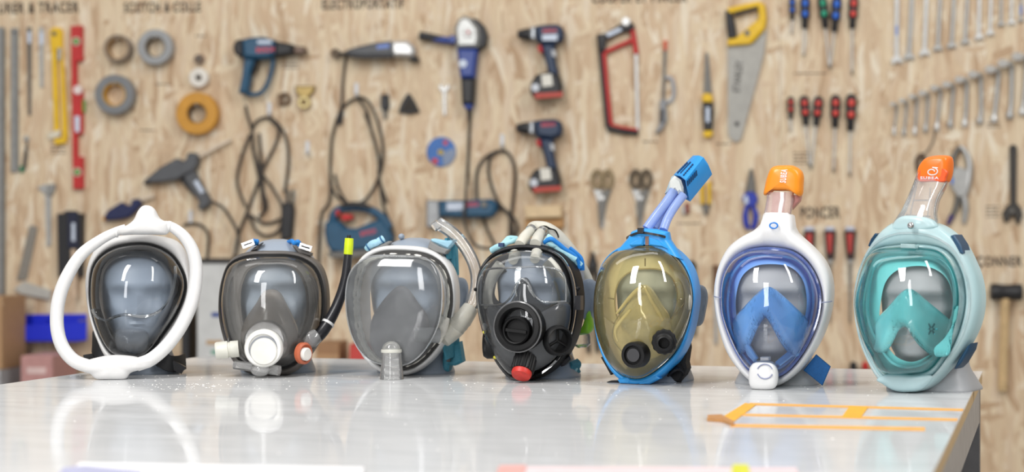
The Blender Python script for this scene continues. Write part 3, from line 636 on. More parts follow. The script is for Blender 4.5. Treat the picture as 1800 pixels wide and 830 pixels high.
band(PO, PI, .055, df, .006, .03, 0.5).build('frame', BLACK, t, 60)
MB().rim(offset2(PO, -.003), [(-.0016, .002), (.0016, .002), (.0016, .008), (-.0016, .008)], lambda x, z: .055 + df(x, z)).build('rim_groove', clear('rim_gloss', '404044', .3, '55565a', .05, 3), t, 60)
V4 = clear('visor_grey', 'f0f1f2', 0.05, 'a8abae', 0.02, 1.5, 0.15)
MB().dome(PI, .06, .050, 0.55, 0.9, 16, dfun=df).build('visor', V4, t, 80)
# dark face seal with its wide eye opening, and the smoked lower half
EYE = polar(loop(fr, K([(250, 262), (340, 262), (400, 290), (425, 350), (420, 410), (330, 412), (250, 418), (160, 412), (125, 380), (128, 320), (165, 275)]), .07, df), Vector(cen(loop(fr, K([(125, 262), (425, 262), (425, 418), (125, 418)]), .07))))
ce = cen(EYE); POe = polar(PI, ce)
skirt(POe, EYE, .05, .068, df).build('face_seal', mat('seal_charcoal', '3b3b3e', .5), t, 60)
LOW = loop(fr, K([(90, 425), (170, 425), (215, 370), (240, 305), (268, 305), (300, 380), (345, 412), (440, 405), (455, 470), (430, 580), (380, 660), (300, 710), (240, 722), (180, 690), (120, 600)]), .085, df)
MB().dome(LOW, .078, .030, .7, .9, 14, dfun=df).build('lower_shell', mat('smoked_shell', '56585b', .12, var=.1, trans=.25), t, 60)
lens = [P3(fr, K, [(62, 415, .075), (66, 300, .078), (90, 262, .082), (200, 254, .1), (320, 250, .105), (400, 262, .092), (436, 300, .078), (440, 400, .075)]),
        P3(fr, K, [(62, 418, .078), (150, 418, .098), (195, 385, .108), (220, 330, .114), (245, 302, .117), (275, 325, .114), (300, 375, .108), (345, 405, .1), (440, 402, .078)])]
for l in lens: MB().tube(l, .0016, 8).build('lens_edge', MATS['ridge_clear'], t, 60)
for a in ([(226, 318, .115), (216, 345, .115), (222, 380, .115)], [(268, 330, .115), (285, 360, .113), (300, 385, .11)]):
    MB().tube(P3(fr, K, a), [.0012, .0022, .0012], 8).build('bridge_ridge', MATS['ridge_clear'], t, 60)
def ring_port(c0, ax, prof, m, name, parent, n=44): return MB().lathe(prof, c0, ax, n).build(name, m, parent)
RB = mat('port_black', '151516', .5, var=.06, spec=.3); RB2 = mat('port_dark', '171718', .5)
c0 = fr.pt(*K([(230, 515)])[0], .118); r = fr.m(105 * k4); ax = Vector((0, -1, .05))
fm = ring_port(c0, ax, [(r, -.02), (r, .004), (r * .95, .009), (r * .78, .010), (r * .74, .008), (r * .70, -.012), (r * .2, -.012)], RB, 'filter_mount', t)
c1 = fr.pt(*K([(225, 532)])[0], .113); r1 = fr.m(62 * k4)
kn = ring_port(c1, ax, [(r1, -.006), (r1, .007), (r1 * .9, .009), (r1 * .82, .008), (r1 * .78, .0), (r1 * .2, .0)], RB, 'filter_knob', fm)
MB().box(fr.pt(*K([(223, 533)])[0], .119), (r1 * 1.5, .010, r1 * .2), Matrix.Rotation(.1, 3, 'Y')).build('knob_bar', RB, fm)
MB().tube([c0 + Vector((math.cos(q) * r * 1.01, -.004, math.sin(q) * r * 1.01)) for q in [i * math.pi / 24 for i in range(49)]], .0016, 8).build('mount_rim', clear('mount_gloss', '9a9a9c', .5, '8c8c8e', .1, 2), fm)
c2 = fr.pt(*KB([(738, 385)])[0], .090); r2 = fr.m(118 * kb); ax2 = Vector((.62, -.78, 0))
pr = ring_port(c2, ax2, [(r2 * 1.08, -.03), (r2 * 1.08, .0), (r2, .006), (r2 * .86, .009), (r2 * .8, .006), (r2 * .76, -.008), (r2 * .1, -.008)], RB, 'side_port', t)
for a in range(3):
    d = Matrix.Rotation(a * 2.09, 3, ax2) @ Vector((0, 0, 1)); cc = c2 - ax2.normalized() * .003
    MB().tube([cc, cc + d * r2 * .78], .0022, 6).build('port_spoke', RB, pr)
c3 = fr.pt(*KB([(150, 420)])[0], .066); r3 = fr.m(120 * kb); ax3 = Vector((-.86, -.5, 0))
pl = ring_port(c3, ax3, [(r3, -.02), (r3, .004), (r3 * .85, .009), (r3 * .72, .007), (r3 * .68, .002), (r3 * .1, .002)], RB, 'side_port', t)
for X, Y, m in ((107, 265, WHITE), (110, 312, mat('yellow_bit', 'd8d040', .4)), (200, 528, MATS['yellow_bit'] if 'yellow_bit' in MATS else WHITE)):
    MB().ellipsoid(fr.pt(*KB([(X, Y)])[0], .075), .004, .003, .006 if m is WHITE else .003, 10, 6).build('clip_bead', m, t, 60)
c4 = fr.pt(*KB([(435, 625)])[0], .112); r4 = fr.m(98 * kb); ax4 = Vector((0.0, -.6, -.75))
cap = MB()
nn = 60; rings = []
u = Vector((1, 0, 0)); v = ax4.normalized().cross(u)
for h, kk in ((-.02, 1.0), (.004, 1.0), (.006, .94)):
    rings.append([c4 + ax4.normalized() * h + (u * math.cos(2 * math.pi * i / nn) + v * math.sin(2 * math.pi * i / nn)) * r4 * kk * (1.0 if i % 3 else .93) for i in range(nn)])
vc = cap.loft(rings).build('valve_cap', RB, t, 25)
MB().lathe([(r4 * .84, .004), (r4 * .86, .010), (r4 * .78, .014), (r4 * .3, .016)], c4, ax4, 36).build('red_disc', mat('red_cap', 'c8352c', .45, var=.15, scale=120), vc)
MILKT = mat('milky_tube', 'ebe9de', .3, trans=.35)
for pts, rad in (([(185, 395, .062), (125, 480, .058), (95, 580, .052), (85, 680, .05), (100, 740, .05)], .0095), ([(560, 365, .06), (625, 440, .058), (675, 560, .05), (700, 680, .045), (640, 780, .05), (600, 830, .055)], .0095)):
    MB().tube(P3(fr, KT, pts), rad, 14, flat=.8).build('inner_hose', MILKT, t, 60)
for X, Y in ((285, 355), (462, 345)):
    MB().tube([fr.pt(*KT([(X + 14, Y - 40)])[0], .05), fr.pt(*KT([(X, Y)])[0], .075)], [.0095, .0078], 16).build('hose_outlet', MILKT, t, 60)
for pts in ([(340, 235, .045), (375, 175, .03), (430, 115, .01), (470, 95, -.02)], [(465, 225, .045), (485, 175, .03), (512, 130, .01), (545, 100, -.02)]):
    MB().tube(P3(fr, KT, pts), [.0088, .0086, .0072, .0084], 16).build('crown_hose', MILKT, t, 60)
for pts in ([(425, 120, .012), (440, 108, .006)], [(508, 138, .012), (520, 122, .006)]):
    MB().tube(P3(fr, KT, pts, 1), .0088, 16).build('hose_clamp', CHROME, t)
MB().tube(P3(fr, KT, [(430, 95, .0), (460, 85, -.01), (540, 95, -.015), (600, 130, -.02), (670, 190, -.03), (780, 330, -.05), (880, 510, -.06), (900, 620, -.06)]), [.007, .009, .010, .011, .011, .011, .010, .010], 14).build('rear_hose', MILKT, t, 60)
for pts in ([(505, 88, .0), (545, 82, 0), (590, 105, -.008)], [(570, 100, .0), (625, 115, -.01), (650, 160, -.015), (648, 190, -.02)]):
    MB().tube(P3(fr, KT, pts), .0012, 6).build('hose_tie', BLACK, t, 60)
CY = mat('pale_cyan_strap', 'a5d4de', .6, bump=.2, scale=250)
for pts, m, rad in (([(108, 280, .03), (150, 255, .035), (200, 235, .035), (240, 195, .03), (262, 178, .02), (320, 182, .01)], CY, .005), ([(200, 245, .035), (240, 215, .035), (280, 205, .03), (320, 190, .02)], CY, .004),
                    ([(540, 190, .03), (600, 230, .03), (660, 245, .025), (740, 310, .015), (835, 400, .0)], CY, .0046), ([(535, 215, .03), (590, 185, .035), (640, 215, .03), (700, 265, .022), (790, 330, .01), (830, 420, .0)], BLUE, .0036),
                    ([(740, 260, .0), (790, 300, -.005), (835, 350, -.01), (845, 440, -.012)], BLUE, .004), ([(560, 165, .03), (600, 195, .03), (650, 270, .025), (700, 300, .02), (790, 355, .01)], CY, .005)):
    MB().tube(P3(fr, KT, pts), rad, 8, flat=.6).build('head_strap', m, t, 60)
MB().box(fr.pt(*KT([(190, 233)])[0], .042), (.008, .006, .006)).build('strap_clip', mat('navy', '2a3f66', .5), t)
MB().box(fr.pt(*KB([(918, 60)])[0], .035), (.009, .014, .022)).build('side_clip', BLACKP, t)
MB().prism(fr.xz(KB([(750, 570), (835, 510), (848, 545), (790, 600), (765, 610)]), .03), .02, .032, .002).build('strap_buckle', BLACKP, t)
for X, Y in ((838, 362), (40 * 1.0 + 0, 352)):
    pass
MB().ellipsoid(fr.pt(*KB([(838, 362)])[0], .055), .0042, .004, .0035, 10, 6).build('frame_stud', BLACK, t, 60)
MB().ellipsoid(fr.pt(*KT([(810, 587)])[0], .05), .0035, .004, .0035, 10, 6).build('frame_stud', BLACK, t, 60)
MB().ellipsoid(fr.pt(*K([(40, 350)])[0], .05), .003, .004, .003, 10, 6).build('frame_stud', BLACK, t, 60)
tf = P3(fr, KB, [(885, 690, -.03), (870, 640, -.02), (890, 590, -.02), (868, 560, -.02)])
MB().ribbon(tf, .022, .004, (.4, 1, 0)).build('neck_strap', TEAL, t)
MB().prism(fr.xz(KB([(850, 565), (885, 570), (900, 630), (880, 670), (852, 640)]), -.02), -.03, -.02, .002).build('neck_strap_end', CY, t)
g = MB().pillow(loop(fr, KB([(880, 335), (950, 270), (1005, 130), (1035, 220), (1035, 290), (990, 330)]), -.035), -.035, .012, .012).build('green_valve', mat('lime_green', '8fd12e', .4), t, 60)
MB().lathe([(.013, 0), (.015, .006), (.014, .018), (.008, .023)], fr.pt(*KB([(935, 320)])[0], -.035), (.1, 0, -1), 20).build('clear_cup', CLEARP, t)
# ------------------------------------------------------------------ masks 5-7: snorkelling masks
def vx(fr, K, X, Y, d): 
    p = fr.pt(*K([(X, Y)])[0], d); return Vector((p.x, p.z))
# mask 5
K = crop(1030, 380, 2.677); k5 = 1 / 2.677; KT = crop(1100, 260, 4.611)
fr = mask_frame(1150, 2.80, 15)
make_head(fr, 'grey mannequin head with one ear showing beside the blue and gold mask', HG, .97, wscale=.8)
t = thing('snorkel_mask', 'bright blue snorkel mask with gold-tinted visor and leaning blue cap', 'mask', fr, 'full-face masks on the table')
df = lambda x, z: -2.6 * x * x - 0.06 * (z - 0.1)
OUT = loop(fr, K([(290, 128), (370, 134), (440, 182), (490, 252), (514, 350), (511, 430), (490, 540), (450, 642), (390, 722), (320, 775), (250, 797), (190, 790), (130, 742), (85, 672), (56, 590), (39, 480), (42, 375), (60, 268), (100, 193), (160, 146), (220, 128)]), .055, df)
INN = loop(fr, K([(280, 142), (360, 150), (430, 197), (479, 270), (502, 350), (499, 440), (470, 540), (420, 640), (350, 710), (280, 755), (220, 760), (160, 735), (103, 670), (64, 570), (46, 460), (50, 345), (76, 243), (130, 177), (200, 150)]), .06, df)
c = cen(INN); PO, PI = polar(OUT, c), polar(INN, c)
BL5 = mat('bright_blue', '2f9be6', .35, var=.03)
band(PO, PI, .055, df, .008, .035, 0.5).build('frame', BL5, t, 60)
V5 = clear('visor_gold', 'f7f1d8', 0.09, 'd4ca98', 0.02, 1.6, 0.1)
MB().dome(PI, .06, .058, 0.7, .95, 16, dfun=df).build('visor', V5, t, 80)
MB().rim(offset2(PI, -.001), [(-.0018, 0), (.0012, 0), (.0012, .008), (-.0018, .008)], lambda x, z: .06 + df(x, z)).build('visor_edge', clear('gold_edge', 'c4b890', .35, 'd6c99a', .05, 2), t, 60)
FI = polar(loop(fr, K([(280, 248), (360, 258), (410, 310), (425, 390), (400, 480), (330, 560), (230, 580), (150, 500), (130, 400), (150, 310), (210, 260)]), .075, df), c)
skirt(offset2(PI, -.001), FI, .053, .066, df).build('face_skirt', mat('gold_skirt', 'cfc9a6', .4, trans=.25), t, 60)
MB().rim(FI, [(-.001, -.001), (.001, -.001), (.001, .001), (-.001, .001)], lambda x, z: .068 + df(x, z)).build('skirt_lip', MATS['gold_edge'], t, 60)
NC = loop(fr, K([(260, 322), (300, 338), (342, 400), (385, 470), (402, 560), (370, 640), (240, 690), (130, 600), (128, 505), (170, 440), (215, 368)]), .085)
MB().dome(NC, .076, .032, .9, .9, 12, center=vx(fr, K, 255, 470, .1)).build('nose_pocket', clear('gold_cup', 'f6f0d8', .5, 'f2e6b8', .08, 2.2, .5), t, 60)
for a in ([(145, 458, .09), (200, 390, .102), (245, 345, .11), (265, 330, .112)], [(275, 330, .112), (310, 400, .108), (345, 460, .1), (360, 490, .095)], [(150, 590, .095), (140, 540, .095), (160, 500, .1), (210, 440, .105)]):
    MB().tube(P3(fr, K, a), [.0018, .0034, .0026], 8).build('glue_streak', mat('pale_glue', 'e9dfb4', .3), t, 60)
for a in ([(130, 390, .085), (105, 385, .08)], [(425, 392, .085), (450, 392, .08)], [(278, 200, .09), (278, 235, .085)], [(130, 505, .085), (85, 470, .08)], [(390, 500, .085), (440, 440, .078), (460, 410, .07)]):
    MB().tube(P3(fr, K, a, 3), .0012, 6).build('moulding_line', MATS['gold_edge'], t, 60)
c0 = fr.pt(*K([(232, 653)])[0], .121); r = fr.m(60 * k5)
p = ring_port(c0, (-.12, -1, 0), [(r, -.012), (r, .006), (r * .92, .010), (r * .72, .010), (r * .66, .006), (r * .5, .006), (r * .48, .009), (r * .2, .009)], RB, 'exhale_port', t)
ring_port(c0 + Vector((0, -.006, 0)), (-.12, -1, 0), [(r * .5, 0), (r * .5, .004), (r * .3, .004)], mat('port_grey', '3d3d40', .4), 'port_cap', p)
c0 = fr.pt(*K([(368, 592)])[0], .118); r = fr.m(57 * k5); ax = Vector((.25, -1, .0)).normalized()
nn = 48; rings = []; u = Vector((0, 0, 1)).cross(ax).normalized(); v = ax.cross(u)
for h, kk in ((-.012, 1.0), (.008, 1.0), (.010, .92)):
    rings.append([c0 + ax * h + (u * math.cos(2 * math.pi * i / nn) + v * math.sin(2 * math.pi * i / nn)) * r * kk * (1.0 if i % 4 < 2 else .95) for i in range(nn)])
p = MB().loft(rings).build('inhale_port', RB, t, 30)
MB().lathe([(r * .72, .008), (r * .72, .018), (r * .58, .020), (r * .56, .034), (r * .44, .035), (r * .40, .018), (r * .05, .018)], c0, ax, 32).build('port_nozzle', RB, p)
collar = loop(fr, K([(130, 178), (165, 140), (196, 104), (214, 72), (256, 56), (330, 60), (388, 74), (396, 112), (428, 160), (455, 205), (400, 165), (340, 143), (280, 138), (200, 146)]), .05, raw=True)
MB().pillow(collar, .045, .018, .022, .35).build('neck_collar', BL5, t, 60)
for pts in ([(205, 132), (262, 100), (278, 96), (270, 138), (215, 142)], [(298, 98), (340, 112), (385, 152), (360, 146), (300, 138)]):
    MB().prism(fr.xz(K(pts), .062), .05, .067, .002).build('collar_clip', BL5, t)
MB().prism(fr.xz(K([(280, 95), (298, 95), (296, 138), (280, 138)]), .062), .05, .0635).build('collar_gap', mat('brown_gap', '8a6a5c', .6), t)
MB().ribbon(P3(fr, K, [(192, 104, .03), (215, 90, .060), (255, 78, .067), (310, 84, .067), (365, 96, .062), (396, 112, .03)]), .0035, .002, (0, 0, 1)).build('cable_tie', BLACKP, t)
MB().box(fr.pt(*K([(258, 68)])[0], .070), (.009, .006, .008)).build('cable_tie_lock', BLACKP, t)
TBL = mat('blue_tube', 'a4bcf0', .18, var=.06, trans=.32)
kt = 1 / 4.611
for pts, rad in (([(170, 655, .04), (250, 545, .03), (330, 440, .02), (390, 350, .01)], 40), ([(235, 650, .03), (300, 540, .02), (370, 430, .01), (420, 360, 0)], 30), ([(305, 665, .04), (340, 570, .03), (400, 470, .02), (470, 380, .01)], 36)):
    MB().tube(P3(fr, KT, pts), fr.m(rad * kt), 18).build('snorkel_tube', TBL, t, 60)
# hooded cap: a sleeve of four sides leaning along the tubes
def cpt(X, Y, d): return fr.pt(*KT([(X, Y)])[0], d)
lo = [cpt(392, 214, .0), cpt(440, 222, .02), cpt(488, 258, .03), cpt(500, 330, .02), cpt(522, 436, -.012), cpt(450, 400, -.03), cpt(380, 330, -.03), cpt(350, 280, -.02)]
hi = [cpt(545, 62, .0), cpt(590, 62, .015), cpt(628, 80, .022), cpt(668, 140, .015), cpt(700, 215, -.012), cpt(640, 200, -.03), cpt(560, 130, -.03), cpt(530, 90, -.02)]
mid = [a.lerp(b, .97) for a, b in zip(lo, hi)]; cc = sum(hi, Vector()) / 8; tp = [cc.lerp(q, .86) + (q - lo[i]).normalized() * .002 for i, q in enumerate(hi)]
inn = [sum(lo, Vector()) / 8 + (q - sum(lo, Vector()) / 8) * .9 for q in lo]; inn2 = [a.lerp(b, .8) for a, b in zip(inn, hi)]
cp = MB().loft([inn2, inn, lo, mid, hi, tp], True, True).build('snorkel_cap', BL5, t, 30)
MB().prism(fr.xz(KT([(316, 376), (345, 300), (372, 235), (402, 216), (392, 240), (372, 300), (362, 345)]), .0), -.012, .002, .001).build('cap_lip', mat('cap_grey', 'a9bcc8', .4), cp)
MB().prism(fr.xz(KT([(366, 330), (372, 270), (410, 228), (462, 262), (482, 320), (482, 378), (455, 360), (440, 378), (415, 345), (392, 362), (380, 340)]), .0), -.01, .014, .003).build('cap_core', mat('core_white', 'd9dcd8', .4), cp, 30)
hole = MB()
for i in range(6):
    for j in range(3):
        a = lo[0].lerp(lo[2], .22 + j * .26); b = hi[0].lerp(hi[2], .22 + j * .26); q = a.lerp(b, .12 + i * .095 + (.04 if j % 2 else 0)) 
        ndir = (hi[0] - lo[0]).cross(lo[2] - lo[0]).normalized(); 
        if ndir.y > 0: ndir = -ndir
        MB().lathe([(.0021, 0), (.0021, .0012)], q + ndir * (.0025 if j == 1 else .0016), ndir, 8).build('vent_hole', mat('hole_dark', '10406e', .6), cp)
for i in range(6):
    q = lo[3].lerp(hi[3], .05 + i * .085) - (lo[3] - lo[2]) * .45
    e = (lo[3] - lo[2]).normalized() * .0045; f2 = (hi[3] - lo[3]).normalized() * .0011; nd = Vector((0, -.0022, 0))
    MB().loft([[q - e - f2 + nd, q + e - f2 + nd, q + e + f2 + nd, q - e + f2 + nd], [q - e - f2 - nd, q + e - f2 - nd, q + e + f2 - nd, q - e + f2 - nd]]).build('vent_slot', MATS['hole_dark'], cp, 0)
MB().prism(fr.xz(K([(470, 590), (475, 620), (465, 690), (472, 720), (440, 785), (360, 782), (380, 735), (420, 690), (445, 640)]), .02), -.012, .018, .003).build('strap', STRAPB, t)
MB().ribbon(P3(fr, K, [(395, 740, .025), (430, 715, .03), (462, 725, .01), (440, 770, 0)]), .02, .003, (0, 1, .3)).build('strap', STRAPB, t)
MB().prism(fr.xz(K([(72, 665), (85, 658), (125, 720), (134, 742), (118, 748), (95, 705)]), .04), .03, .044, .002).build('strap', STRAPB, t)
MB().prism(fr.xz(K([(94, 786), (110, 776), (160, 776), (190, 786), (205, 797), (170, 800), (130, 796)]), .05), .035, .05, .002).build('strap_end', STRAPB, t)
MB().prism(fr.xz(K([(150, 770), (200, 752), (215, 770), (205, 790), (160, 786)]), .065), .05, .068, .002).build('chin_clip', BL5, t)
MB().prism(fr.xz(K([(245, 770), (330, 748), (350, 765), (300, 792), (250, 798)]), .065), .05, .068, .002).build('chin_clip', BL5, t)
MB().ellipsoid(fr.pt(*K([(483, 405)])[0], .058), fr.m(17 * k5), .006, fr.m(38 * k5)).build('side_pad', clear('pad_clear', 'ddd9cc', .5, 'd8d4c4', .1, 2), t, 60)
# mask 6
K = crop(1240, 370, 2.517); k6 = 1 / 2.517; KT = crop(1320, 275, 5.727); kt = 1 / 5.727
fr = mask_frame(1364, 2.744, 9)
make_head(fr, 'grey mannequin head behind the white and blue snorkel mask', HG2, .97, ears=False, wscale=.95, square=1.0, nose=.8)
t = thing('snorkel_mask', 'white-framed snorkel mask with blue inner skirt and yellow-orange snorkel cap', 'mask', fr, 'full-face masks on the table')
df = lambda x, z: -2.4 * x * x - 0.06 * (z - 0.1)
OUT = loop(fr, K([(258, 14), (250, 48), (215, 86), (150, 122), (95, 170), (56, 250), (38, 340), (41, 430), (60, 530), (95, 632), (150, 712), (205, 762), (265, 785), (330, 772), (400, 722), (460, 650), (512, 560), (546, 460), (559, 370), (551, 290), (520, 220), (470, 162), (420, 117), (390, 82), (378, 18), (320, 8)]), .055, df)
INN = loop(fr, K([(300, 163), (380, 176), (440, 215), (487, 280), (513, 360), (512, 440), (487, 530), (442, 620), (380, 700), (320, 737), (250, 737), (190, 703), (140, 633), (98, 540), (73, 450), (69, 360), (83, 280), (120, 215), (180, 176), (240, 163)]), .06, df)
c = cen(INN); PO, PI = polar(OUT, c, 128), polar(INN, c, 128)
band(PO, PI, .052, df, .014, .03, 0.45).build('frame', WHITE, t, 60)
BTR = clear('blue_trim', 'b4c4f4', .35, '7f9ae6', .05, 2)
MB().rim(offset2(PI, -.0015), [(-.0025, 0), (.0015, 0), (.0015, .011), (-.0025, .011)], lambda x, z: .056 + df(x, z)).build('visor_trim', BTR, t, 60)
V6 = clear('visor_bluish', 'fcfdff', 0.03, 'c4d2ee', 0.02, 1.4, 0.1)
MB().dome(offset2(PI, -.003), .064, .058, 0.6, .9, 16, dfun=df).build('visor', V6, t, 80)
BSK = mat('blue_silicone', '7cacf2', .3, var=.05); BSK2 = mat('blue_silicone_light', '74b8ff', .12, var=.04, trans=.08)
FI = polar(loop(fr, K([(295, 238), (375, 252), (428, 308), (446, 395), (436, 480), (405, 570), (360, 640), (270, 690), (200, 640), (155, 560), (135, 470), (133, 380), (158, 295), (215, 248)]), .075, df), c, 128)
skirt(offset2(PI, -.003), FI, .052, .070, df).build('face_skirt', BSK, t, 60)
lip = polar(loop(fr, K([(295, 200), (390, 215), (452, 270), (478, 370), (470, 470), (430, 580), (370, 670), (270, 715), (190, 670), (125, 560), (102, 460), (102, 365), (125, 275), (190, 212)]), .068, df), c, 128)
MB().rim(lip, [(-.0015, -.002), (.0015, -.002), (.0015, .004), (-.0015, .004)], lambda x, z: .066 + df(x, z)).build('skirt_ridge', BSK2, t, 60)
def nose_bridge(fr, K, outl, apex, d, slope, m, t, thick=.008, ql=6, qr=6):
    ax_ = vx(fr, K, *apex, d).x
    f0 = lambda x, z: -slope * math.sqrt((x - ax_) ** 2 + .00012) - (qr if x > ax_ else ql) * (x - ax_) ** 2
    P = loop(fr, K(outl), d - .004, f0, 160)
    f = lambda x, z: -slope * math.sqrt((x - ax_) ** 2 + .00012) - (qr if x > ax_ else ql) * (x - ax_) ** 2
    # fill the chevron with a triangulated plate that follows the ridge
    mb = MB(); bm = bmesh.new(); vs = [bm.verts.new((p.x, 0, p.y)) for p in P]; face = bm.faces.new(vs)
    bmesh.ops.triangulate(bm, faces=[face]); 
    for _ in range(4): bmesh.ops.subdivide_edges(bm, edges=[e for e in bm.edges if e.calc_length() > .005], cuts=1); bmesh.ops.triangulate(bm, faces=bm.faces[:])
    bm.verts.index_update()
    V = [Vector(v_.co) for v_ in bm.verts]; Fc = [[q.index for q in f_.verts] for f_ in bm.faces]; bm.free()
    def edge(q):
        m_ = min((p - Vector((q.x, q.z))).length for p in P); u_ = min(m_ / .011, 1); return .012 * (1 - (1 - u_) ** 2) - .008
    mb.add([(q.x, -(d + f(q.x, q.z) + edge(q)), q.z) for q in V], Fc)
    o = mb.build('nose_pocket', m, t, 60); md = o.modifiers.new('solid', 'SOLIDIFY'); md.thickness = thick; md.offset = 0
    return o
nose_bridge(fr, K, [(268, 350), (225, 385), (180, 432), (132, 490), (133, 540), (143, 590), (151, 632), (185, 598), (205, 555), (228, 505), (252, 472), (268, 466), (285, 482), (315, 535), (345, 590), (392, 642), (415, 600), (436, 545), (440, 490), (395, 442), (340, 390), (300, 358)], (268, 400), .114, .6, BSK2, t, .008, 5, 6)
MB().prism(fr.xz(K([(165, 585), (190, 590), (232, 655), (215, 672), (185, 640)]), .085), .075, .088, .002).build('skirt_flap', BSK2, t)
MB().prism(fr.xz(K([(370, 620), (395, 640), (330, 690), (308, 672)]), .085), .075, .088, .002).build('skirt_flap', BSK2, t)
cv = loop(fr, K([(228, 668), (265, 660), (305, 668), (325, 700), (328, 745), (318, 778), (290, 790), (250, 792), (220, 785), (205, 765), (202, 725), (208, 690)]), .085)
v6 = MB().pillow(cv, .104, .012, .03, .35).build('chin_valve', WHITE, t, 60)
cc = fr.pt(*K([(263, 713)])[0], .1165); gg = mat('valve_line', '8d93b0', .5)
for a0, a1 in ((20, 160), (200, 340)):
    MB().tube([cc + Vector((math.cos(R(a)) * fr.m(33 * k6), 0, math.sin(R(a)) * fr.m(31 * k6))) for a in range(a0, a1 + 1, 10)], .0009, 6).build('valve_groove', gg, v6, 60)
MB().prism(fr.xz(K([(246, 648), (284, 648), (284, 664), (246, 664)]), .1), .09, .108, .001).build('valve_hook', WHITE, t)
for pts in ([(38, 380, .05), (52, 384, .068), (68, 386, .07)], [(514, 407, .07), (535, 406, .068), (559, 402, .05)]):
    MB().tube(P3(fr, K, pts, 3), .0008, 6).build('frame_seam', gg, t)
cc = fr.pt(*K([(302, 67)])[0], .0625)
MB().tube([cc + Vector((math.cos(q) * fr.m(17 * k6), -.0005, math.sin(q) * fr.m(12 * k6))) for q in [i * math.pi / 14 for i in range(29)]], .0012, 8).build('blue_ring', mat('ring_blue', '2d7fd6', .3), t)
CC = loop(fr, KT([(128, 628), (140, 570), (190, 562), (330, 572), (400, 590), (398, 645), (260, 640)]), .03)
MB().pillow(CC, .03, .018, .018, .35).build('neck_collar', WHITE, t, 60)
SN6 = clear('snorkel_pinkish', 'fbf4f2', .34, 'f6e2de', .05, 1.6)
def ring_at(fr, KT, l, rr_, dd, dep):
    a, b = fr.pt(*KT([l])[0], dd), fr.pt(*KT([rr_])[0], dd); m_ = (a + b) / 2; u = (b - a) / 2; v = Vector((0, 1, 0)) * dep; n = 28; e = .55
    return [m_ + u * math.copysign(abs(math.cos(q)) ** e, math.cos(q)) + v * math.copysign(abs(math.sin(q)) ** e, math.sin(q)) for q in [2 * math.pi * k / n for k in range(n)]]
MB().loft([ring_at(fr, KT, (128, 610), (402, 610), .03, .014), ring_at(fr, KT, (145, 530), (415, 525), .028, .014), ring_at(fr, KT, (160, 440), (440, 440), .026, .014), ring_at(fr, KT, (170, 360), (430, 360), .024, .014)], False, False).build('snorkel_tube', SN6, t, 50)
MB().loft([ring_at(fr, KT, (205, 575), (330, 575), .03, .01), ring_at(fr, KT, (225, 360), (350, 360), .026, .01)]).build('inner_channel', mat('channel_red', 'efc4bd', .35, trans=.55), t, 40)
MB().loft([ring_at(fr, KT, (402, 540), (420, 535), .015, .012), ring_at(fr, KT, (410, 470), (500, 450), .012, .014), ring_at(fr, KT, (410, 390), (512, 395), .01, .014)]).build('float_chamber', mat('chamber_red', 'cf928c', .3, trans=.3), t, 50)
OR6 = mat('orange_cap', 'f79420', .3, var=.02)
c6 = MB().pillow(loop(fr, KT([(124, 380), (138, 300), (158, 215), (198, 122), (255, 93), (340, 88), (425, 93), (500, 138), (527, 200), (524, 290), (518, 370), (490, 404), (440, 375), (380, 350), (280, 346), (180, 350), (150, 390)]), .03), .024, .020, .016, .3, rings=8).build('snorkel_cap', OR6, t, 60)
place_text('SUBEA', fr, KT([(352, 268)])[0], KT([(368, 132)])[0], 11, .0455, WHITE, c6, 'lettering', .03)
st6 = P3(fr, K, [(440, 690, .03), (475, 695, .03), (505, 705, .028), (535, 735, .02)], 1)
MB().prism(fr.xz(K([(488, 638), (552, 692), (516, 776), (470, 738), (432, 708)]), .02), .012, .018, .001).build('strap', mat('strap_blue', '1268b0', .6, bump=.2, scale=300), t)
# mask 7
K = crop(1490, 380, 2.592); k7 = 1 / 2.592; KT = crop(1560, 260, 4.885); kt = 1 / 4.885
fr = mask_frame(1632, 2.635, 19)
make_head(fr, 'grey mannequin head behind the turquoise snorkel mask', HG2, .97, ears=False, wscale=.95, square=1.0, nose=.8)
t = thing('snorkel_mask', 'frosted turquoise snorkel mask with clear snorkel and red-orange cap', 'mask', fr, 'full-face masks on the table')
df = lambda x, z: -2.4 * (x + .005) ** 2 - 0.06 * (z - 0.1)
OUT = loop(fr, K([(300, 15), (225, 22), (165, 58), (120, 112), (80, 190), (50, 270), (37, 370), (42, 470), (65, 580), (110, 690), (160, 762), (220, 800), (290, 806), (360, 785), (430, 720), (500, 640), (555, 560), (590, 470), (601, 380), (590, 290), (560, 208), (520, 132), (470, 80), (405, 38)]), .05, df)
MIDL = loop(fr, K([(290, 128), (400, 138), (470, 178), (515, 260), (532, 360), (524, 450), (495, 550), (450, 640), (390, 720), (300, 745), (180, 735), (118, 660), (76, 570), (52, 465), (46, 370), (66, 262), (100, 178), (150, 142)]), .058, df)
INN = loop(fr, K([(290, 150), (400, 160), (452, 200), (487, 270), (502, 350), (496, 440), (470, 540), (430, 630), (370, 700), (300, 716), (180, 712), (130, 640), (90, 560), (63, 460), (56, 370), (76, 270), (106, 190), (142, 160), (200, 151)]), .062, df)
c = cen(INN); PO, PM, PI = polar(OUT, c, 128), polar(MIDL, c, 128), polar(INN, c, 128)
FROST = mat('frosted_aqua', 'd4eff3', .25, var=.03, trans=.32); FROST2 = mat('frosted_teal', '8fd0d6', .3, var=.03, trans=.15)
band(PO, PM, .050, df, .012, .03, 0.45).build('frame', FROST, t, 60)
PQ = [p.lerp(q, .55) for p, q in zip(PO, PM)]
band([p.lerp(q, .25) for p, q in zip(PO, PM)], [p.lerp(q, .8) for p, q in zip(PO, PM)], .036, df, .006, .012, .5).build('skirt_flange', mat('teal_flange', '63c4c6', .4), t, 60)
